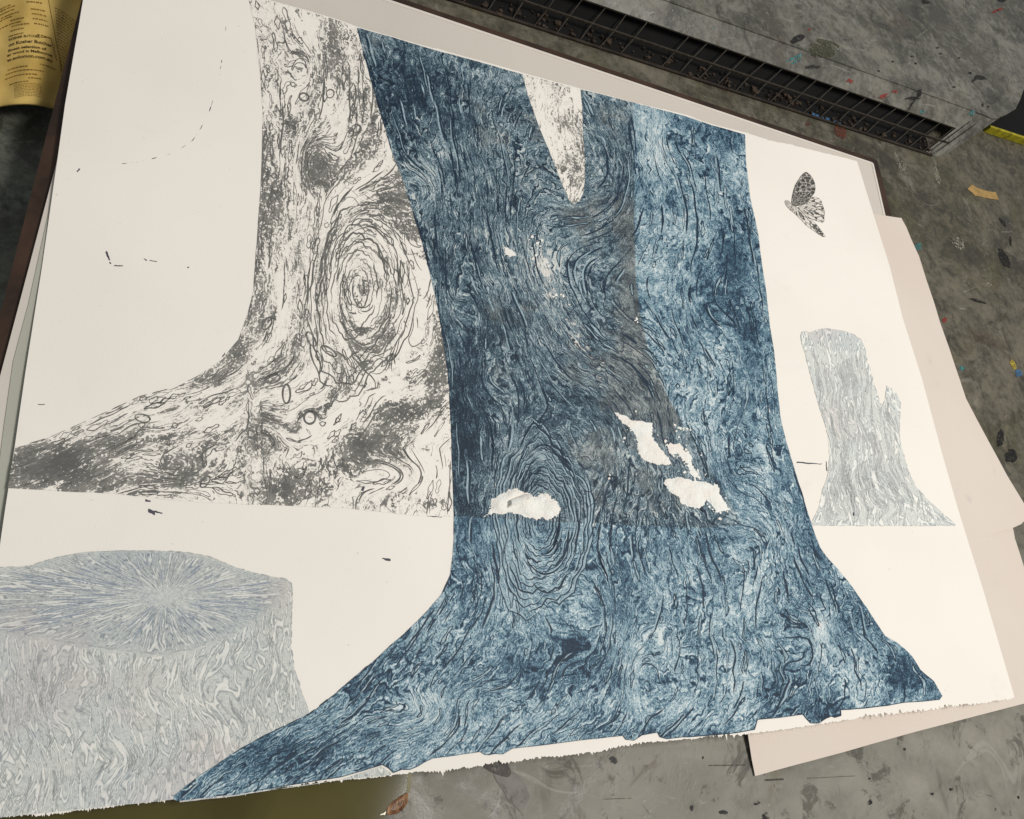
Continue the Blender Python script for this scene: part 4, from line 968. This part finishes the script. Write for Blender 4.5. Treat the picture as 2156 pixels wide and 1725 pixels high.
spec = [(M_pb, [(2115, 545, 9, 24, -.5), (2060, 634, 18, 3, .3), (2106, 925, 8, 20, .1), (2129, 959, 13, 17), (1456, 1700, 4, 6), (1593, 1690, 8, 4), (1833, 1689, 4, 5, .5), (1962, 1672, 5, 3), (2003, 1662, 5, 3), (1613, 1722, 7, 10), (1524, 1712, 9, 4), (2113, 470, 9, 3, .9), (2128, 508, 2, 14), (1292, 1602, 9, 8), (2145, 1680, 2, 3), (2096, 1704, 2, 3), (1905, 1578, 3, 2), (1830, 1640, 3, 2), (1480, 1595, 2, 3)], 'black_spots'),
        (M_pr, [(1989, 674, 5, 4)], 'red_spot'), (M_pt, [(2025, 775, 6, 5), (1935, 520, 6, 8)], 'green_spots'), (M_pyl, [(2132, 767, 6, 10, -.4)], 'yellow_spot'),
        (M_pbl, [(2146, 786, 6, 10, -.4), (1712, 241, 13, 3, .26), (1750, 254, 22, 3, .3)], 'blue_spots'),
        (M_prs, [(1771, 278, 10, 14, -.3), (1700, 262, 6, 4)], 'rust_spots'),
        (M_pw, [(2017, 512, 16, 10, .5), (1973, 372, 5, 16, -.3), (1888, 335, 4, 14, -.3), (1900, 352, 8, 10), (2080, 600, 8, 5)], 'pale_spots')]
for mb, mat, nm in stains(.0004, spec):
    mb.build(nm, mat, worktop)
mb = MB(); q_ = [P(*p, .0006) for p in [(2037, 398), (2041, 394), (2047, 388), (2056, 395), (2064, 398), (2080, 403), (2097, 405), (2103, 421), (2088, 419), (2071, 416), (2060, 413), (2052, 412), (2047, 406)]]
a_ = [tuple(p) for p in q_]; mb.add(a_ if _area(a_) > 0 else a_[::-1], [list(range(len(a_)))]); mb.build('tape_scrap', M_py, worktop)
M_bs = simple('brown_stain', lin(74, 68, 62), .6, .35, 200); broken(M_bs, .46, 160); M_bs2 = simple('grey_stain', lin(104, 100, 92), .5, .15, 100); broken(M_bs2, .4, 90)
mb = MB(); splat(mb, 1048, 1618, 30, 17, .00045, .3, 5, 50, .7); mb.build('brown_stain', M_bs, worktop)
mb = MB(); splat(mb, 1082, 1655, 22, 44, .0004, -.5, 5, 50, .5); mb.build('grey_stain', M_bs2, worktop)
M_scr = simple('scratch_dark', lin(70, 66, 58), .6, .4, 200); broken(M_scr, .47, 300)
for a_, b_, w_ in (((1610, 1643), (1650, 1641), .0012), ((1700, 1639), (1800, 1634), .0003), ((1270, 1683), (1330, 1681), .0003), ((1493, 1612), (1570, 1611), .0006)):
    mb = MB(); mb.box(P(*a_, .0004), P(*b_, .0004), w_, .0002); mb.build('scratch', M_scr, worktop)

spec = [(M_pb, [(1680, 82, 16, 8, -.4), (2110, 1, 8, 5), (1946, 4, 12, 4, .2), (2101, 22, 2, 2), (1974, 101, 4, 2), (1981, 113, 3, 2), (2019, 122, 3, 2), (2042, 154, 4, 3), (2008, 184, 4, 2), (1928, 134, 3, 2), (1920, 119, 4, 2), (1850, 150, 3, 2), (2069, 222, 2, 4), (2081, 225, 3, 2), (1880, 130, 3, 2)], 'black_spots'),
        (M_pr, [(2101, 23, 12, 3, -.4), (1703, 62, 4, 2)], 'red_spots'), (M_pg, [(1725, 105, 34, 12, .25), (1745, 92, 24, 6, .3)], 'olive_stain'),
        (M_pw, [(1940, 72, 16, 2, -.6), (1862, 108, 9, 3, .4), (1760, 100, 14, 2, .6), (1705, 110, 2, 2)], 'pale_spots')]
for mb, mat, nm in stains(TZ+.0002, spec): mb.build(nm, mat, rack)
mb = MB(); q_ = [P(*p, TZ+.0002) for p in [(2043, 174), (2050, 166), (2052, 160), (2058, 158), (2072, 161), (2079, 167), (2068, 169), (2058, 168), (2052, 172)]]
a_ = [tuple(p) for p in q_]; mb.add(a_ if _area(a_) > 0 else a_[::-1], [list(range(len(a_)))]); mb.build('black_drip', M_pb, rack)
# marks on the sloping apron
apn = np.cross(ft1-ft0, ab1-ft0); apn /= np.linalg.norm(apn); apn *= np.sign(apn[2]) if abs(apn[2]) > 1e-6 else 1
def on_apron(px, py):
    r = np.array([px-C0[0], py-C0[1], F]) @ E3.T; t_ = ((ft0-CAM)@apn)/(r@apn); p = CAM+r*t_
    toward = CAM-p; return p+toward/np.linalg.norm(toward)*.0006
def apron_blob(mat, nm, items):
    for cx, cy, rx, ry, an in items:
        mb = MB(); th = np.linspace(0, 6.283, 15)[:-1]; k = 1+.4*RNG.uniform(-1, 1, 14)
        mb.add([on_apron(cx+rx*k_*math.cos(t_)*math.cos(an)-ry*k_*math.sin(t_)*math.sin(an), cy+rx*k_*math.cos(t_)*math.sin(an)+ry*k_*math.sin(t_)*math.cos(an)) for t_, k_ in zip(th, k)][::-1], [list(range(14))])
        mb.build(nm.rstrip('s'), mat, rack)
apron_blob(M_pr, 'red_spots', [(1860, 203, 10, 5, -.5), (1884, 193, 7, 3, 0), (1790, 170, 7, 4, .2)])
apron_blob(M_pt, 'teal_spots', [(1668, 124, 14, 3, -.5), (1676, 128, 14, 3, -.8), (1684, 122, 3, 10, .1), (1942, 235, 6, 4, 0), (2047, 239, 6, 6, 0), (1500, 60, 3, 2, 0)])
apron_blob(M_pb, 'black_smears', [(1922, 207, 16, 4, 0), (1922, 216, 3, 18, .6), (1937, 196, 4, 10, .2), (1710, 141, 14, 4, 0)])

# ------------------------------------------------------------------ olive glossy slab, lower left
slab = empty('olive_slab', tuple(P(862, 1690, 0)))
tag(slab, 'glossy olive green slab with a chipped orange-brown corner under the bottom left edge of the print', 'slab')
zS = .006
t = NT('olive_enamel', .09); o = t.obj(); n_ = t.noise(o, 20, 4, .6)
cc = t.mix(t.step(n_, .35, .65), lin(66, 60, 26), lin(76, 70, 34)); t.color(t.mix(t.step(t.noise(o, 9, 2), .55, .62, 0, .35), cc, lin(88, 80, 40))); t.b.inputs['Specular IOR Level'].default_value = .5
t.b.inputs['Specular IOR Level'].default_value = .35; M_ol = t.m
def sz(x, y): return ((700+x*.13915)*.94479, (1680+y*.13915)*.94479)
edge = [sz(*p) for p in [(1495, -300), (1495, 300), (1493, 480), (1485, 560), (1470, 625), (1380, 680), (1260, 760), (1190, 830), (1160, 900), (1150, 945), (1140, 985), (1165, 1010), (1140, 1035), (1090, 1060), (1050, 1120), (1000, 1300)]]
q_ = [P(*p, zS) for p in edge]; far_l = [P(-150, 1900, zS), P(-150, 1500, zS)]
poly = [tuple(p[:2]) for p in q_+far_l]
mb = MB(); mb.prism(poly, .0006, zS); mb.build('slab_body', M_ol, slab)
rim = [sz(*p) for p in [(1495, -300), (1495, 300), (1493, 480), (1487, 560), (1475, 622), (1525, 628), (1545, 560), (1556, 400), (1560, 280), (1560, -300)]]
mb = MB(); mb.prism([tuple(P(*p, zS-.0006)[:2]) for p in rim], .0006, zS-.0006); mb.build('rim', simple('olive_rim', lin(92, 84, 30), .4, .12, 60), slab)
chip = [sz(*p) for p in [(1478, 632), (1385, 685), (1262, 765), (1195, 835), (1165, 905), (1160, 975), (1220, 985), (1320, 965), (1400, 915), (1460, 850), (1500, 770), (1512, 690), (1510, 632)]]
t = NT('raw_brown_edge', .3); o = t.obj(); n_ = t.noise(t.vmath('MULTIPLY', o, (3, 1, 1)), 90, 4, .7, .6)
t.color(t.ramp(n_, [(.3, lin(62, 40, 22)), (.5, lin(122, 84, 52)), (.7, lin(170, 132, 98))])); t.bump(n_, .5, .002); t.b.inputs['Coat Weight'].default_value = .5; M_chip = t.m
cv = [P(*p, zS-.0008) for p in chip]; cen = np.mean(cv, 0); inner = [c_*.55+cen*.45+np.array([0, 0, -.0010]) for c_ in cv]; bt = [np.array([c_[0], c_[1], .0006]) for c_ in cv]
n_ = len(cv); vs = cv+inner+bt
fc = [[i, (i+1) % n_, n_+(i+1) % n_, n_+i] for i in range(n_)]+[list(range(n_, 2*n_))]+[[2*n_+i, 2*n_+(i+1) % n_, (i+1) % n_, i] for i in range(n_)]
if _area([c_[:2] for c_ in cv]) < 0: fc = [x[::-1] for x in fc]
link('chipped_corner', vs, fc, M_chip, slab)
wc = [sz(*p) for p in [(1050, 985), (1075, 965), (1110, 955), (1150, 922), (1152, 945), (1138, 968), (1142, 982), (1110, 975), (1080, 980)]]
mb = MB(); mb.prism([tuple(P(*p, zS+.0004)[:2]) for p in wc], zS+.0001, zS+.0004); mb.build('white_chip', simple('white_chip', lin(240, 236, 205), .3, .05, 60), slab)
mb = MB()
for (x_, y_, r_) in ((1385, 805, 1.2), (1440, 775, .8)):
    px_, py_ = sz(x_, y_); a_ = P(px_, py_-4, zS-.0003); b_ = P(px_-1.5, py_+3, zS-.0003); mb.box(a_, b_, .0006*r_, .0004)
mb.build('edge_nick', M_pb, slab)

# ------------------------------------------------------------------ yellow directory page, upper left
ZN = -.036
def zN(px, py): return ZN+.0006*np.sin(np.asarray(px, float)*.11+np.asarray(py, float)*.05)+.0007*np.sin(np.asarray(py, float)*.13-np.asarray(px, float)*.07)+.010*np.exp(-((np.asarray(px, float)-60)/48.)**2)
news = empty('directory_page', tuple(P(50, 100, ZN)))
tag(news, 'yellow telephone directory page curling on the dark surface at the upper left', 'newspaper')
t = NT('yellow_newsprint', 1.0); o = t.obj(); n_ = t.noise(o, 30, 3)
t.color(t.mix(t.step(n_, .35, .65), lin(190, 158, 84), lin(206, 176, 102))); t.bump(t.noise(o, 500, 2), .1, .0005); M_news = t.m
gx = np.linspace(-70, 210, 60); rows = []
nv = 40
vs = []; fs = []
for j in range(nv):
    for x_ in gx:
        yb_ = 217+.0022*(x_-48)**2; y_ = -120+(yb_+120)*(j/(nv-1)); vs.append(P(x_, y_, float(zN(x_, y_))))
for j in range(nv-1):
    for i in range(len(gx)-1): a_ = j*len(gx)+i; fs.append([a_, a_+len(gx), a_+len(gx)+1, a_+1])
nvv = len(vs); vs2 = [v_-np.array([0, 0, .002]) for v_ in vs]
fs2 = [[i+nvv for i in f_[::-1]] for f_ in fs]
last = [(nv-1)*len(gx)+i for i in range(len(gx))]
fs3 = [[last[i], last[i]+nvv, last[i+1]+nvv, last[i+1]] for i in range(len(gx)-1)]
link('page', vs+vs2, fs+fs2+fs3, M_news, news, smooth=True)
M_txt = simple('newsprint_ink', lin(58, 40, 12), .8, .2, 100); M_txt2 = simple('faint_newsprint_ink', lin(118, 90, 30), .8, .2, 100)
def base_y(x_): return .0046*(x_-62)**2
def warp_text(body, x0, x1, y, h, mat, name, bold=.0):
    cu = bpy.data.curves.new(name, 'FONT'); cu.body = body; cu.size = 1; cu.offset = bold
    to = bpy.data.objects.new(name, cu); COL.objects.link(to); bpy.context.view_layer.update()
    me = bpy.data.meshes.new_from_object(to.evaluated_get(bpy.context.evaluated_depsgraph_get()))
    bpy.data.objects.remove(to)
    co = np.array([v_.co[:] for v_ in me.vertices]); mx = co[:, 0].max()
    X = x0+(co[:, 0]/mx)*(x1-x0); Y = y+base_y(X)-co[:, 1]*h*1.35
    q_ = P(X, Y, zN(X, Y)+.0003)
    for v_, p_ in zip(me.vertices, q_): v_.co = p_
    me.materials.clear(); me.materials.append(mat); o_ = bpy.data.objects.new(name, me); COL.objects.link(o_); o_.parent = news; o_.location = tuple(-c for c in news.location)
warp_text('KOSHER BUTCHER', 18, 84, 78, 5, M_txt, 'lettering', .02)
warp_text('on Kosher Butcher', 18, 110, 90, 7, M_txt, 'lettering', .02)
warp_text('finest selection of', 17, 98, 101, 6, M_txt, 'lettering', .02)
warp_text('er wood in Melbourne', 15, 110, 110, 6, M_txt, 'lettering', .02)
warp_text('w.solomon.com.au', 15, 110, 121, 7, M_txt, 'lettering', .02)
# unreadable small print as broken rules
mb = MB(); mb2 = MB()
def rule(mb, x0, x1, y, h):
    x = x0
    while x < x1:
        w_ = random.uniform(2, 7); xs = np.array([x, min(x+w_, x1)]); ys = y+base_y(xs)
        a_ = P(xs[0], ys[0], zN(xs[0], ys[0])+.0003); b_ = P(xs[1], ys[1], zN(xs[1], ys[1])+.0003); c_ = P(xs[1], ys[1]-h, zN(xs[1], ys[1])+.0003); d_ = P(xs[0], ys[0]-h, zN(xs[0], ys[0])+.0003)
        mb.add([a_, b_, c_, d_], [[0, 1, 2, 3]]); x += w_+random.uniform(.8, 2.2)
for y_, x0, x1 in [(4, 0, 22), (9, 0, 32), (16, 0, 30), (24, 2, 40), (29, 0, 26), (38, 22, 50), (45, 0, 44), (51, 24, 62), (60, 22, 50), (70, 18, 50), (20, 65, 96), (30, 67, 98), (40, 69, 100), (50, 72, 102), (73, 78, 108), (5, 56, 90), (140, 16, 58), (148, 12, 92), (157, 11, 78), (134, 84, 118), (165, 60, 86), (172, 20, 60)]: rule(mb, x0, x1, y_, 2.4)
for k in range(26): rule(mb2 if k % 3 else mb, 116+k*.5, 160, 4+k*6.2, 1.6)
for k in range(9): rule(mb2, 30, 88, 176+k*3.2, .9)
mb.build('small_print', M_txt2, news); mb2.build('small_print', M_txt2, news)
mb = MB()
for p0, p1 in (((100, -10), (130, 150)), ((84, 78), (107, 80)), ((107, 80), (119, 128))):
    n_ = 14
    for i in range(n_):
        a_ = np.array(p0)+(np.array(p1)-p0)*i/n_; b_ = np.array(p0)+(np.array(p1)-p0)*(i+1)/n_
        mb.box(P(*a_, zN(a_[0], a_[1])+.0003), P(*b_, zN(b_[0], b_[1])+.0003), .0004, .0002)
mb.build('column_rule', M_txt2, news)
# patch of blue paint on the floor beside it
# mb = MB(); splat(mb, 50, 300, 40, 26, -.0516, -.4, 9, 30, .6); mb.build('blue_smear', simple('blue_smear', lin(34, 62, 78), .6, .4, 120), bpy.data.objects['floor'])
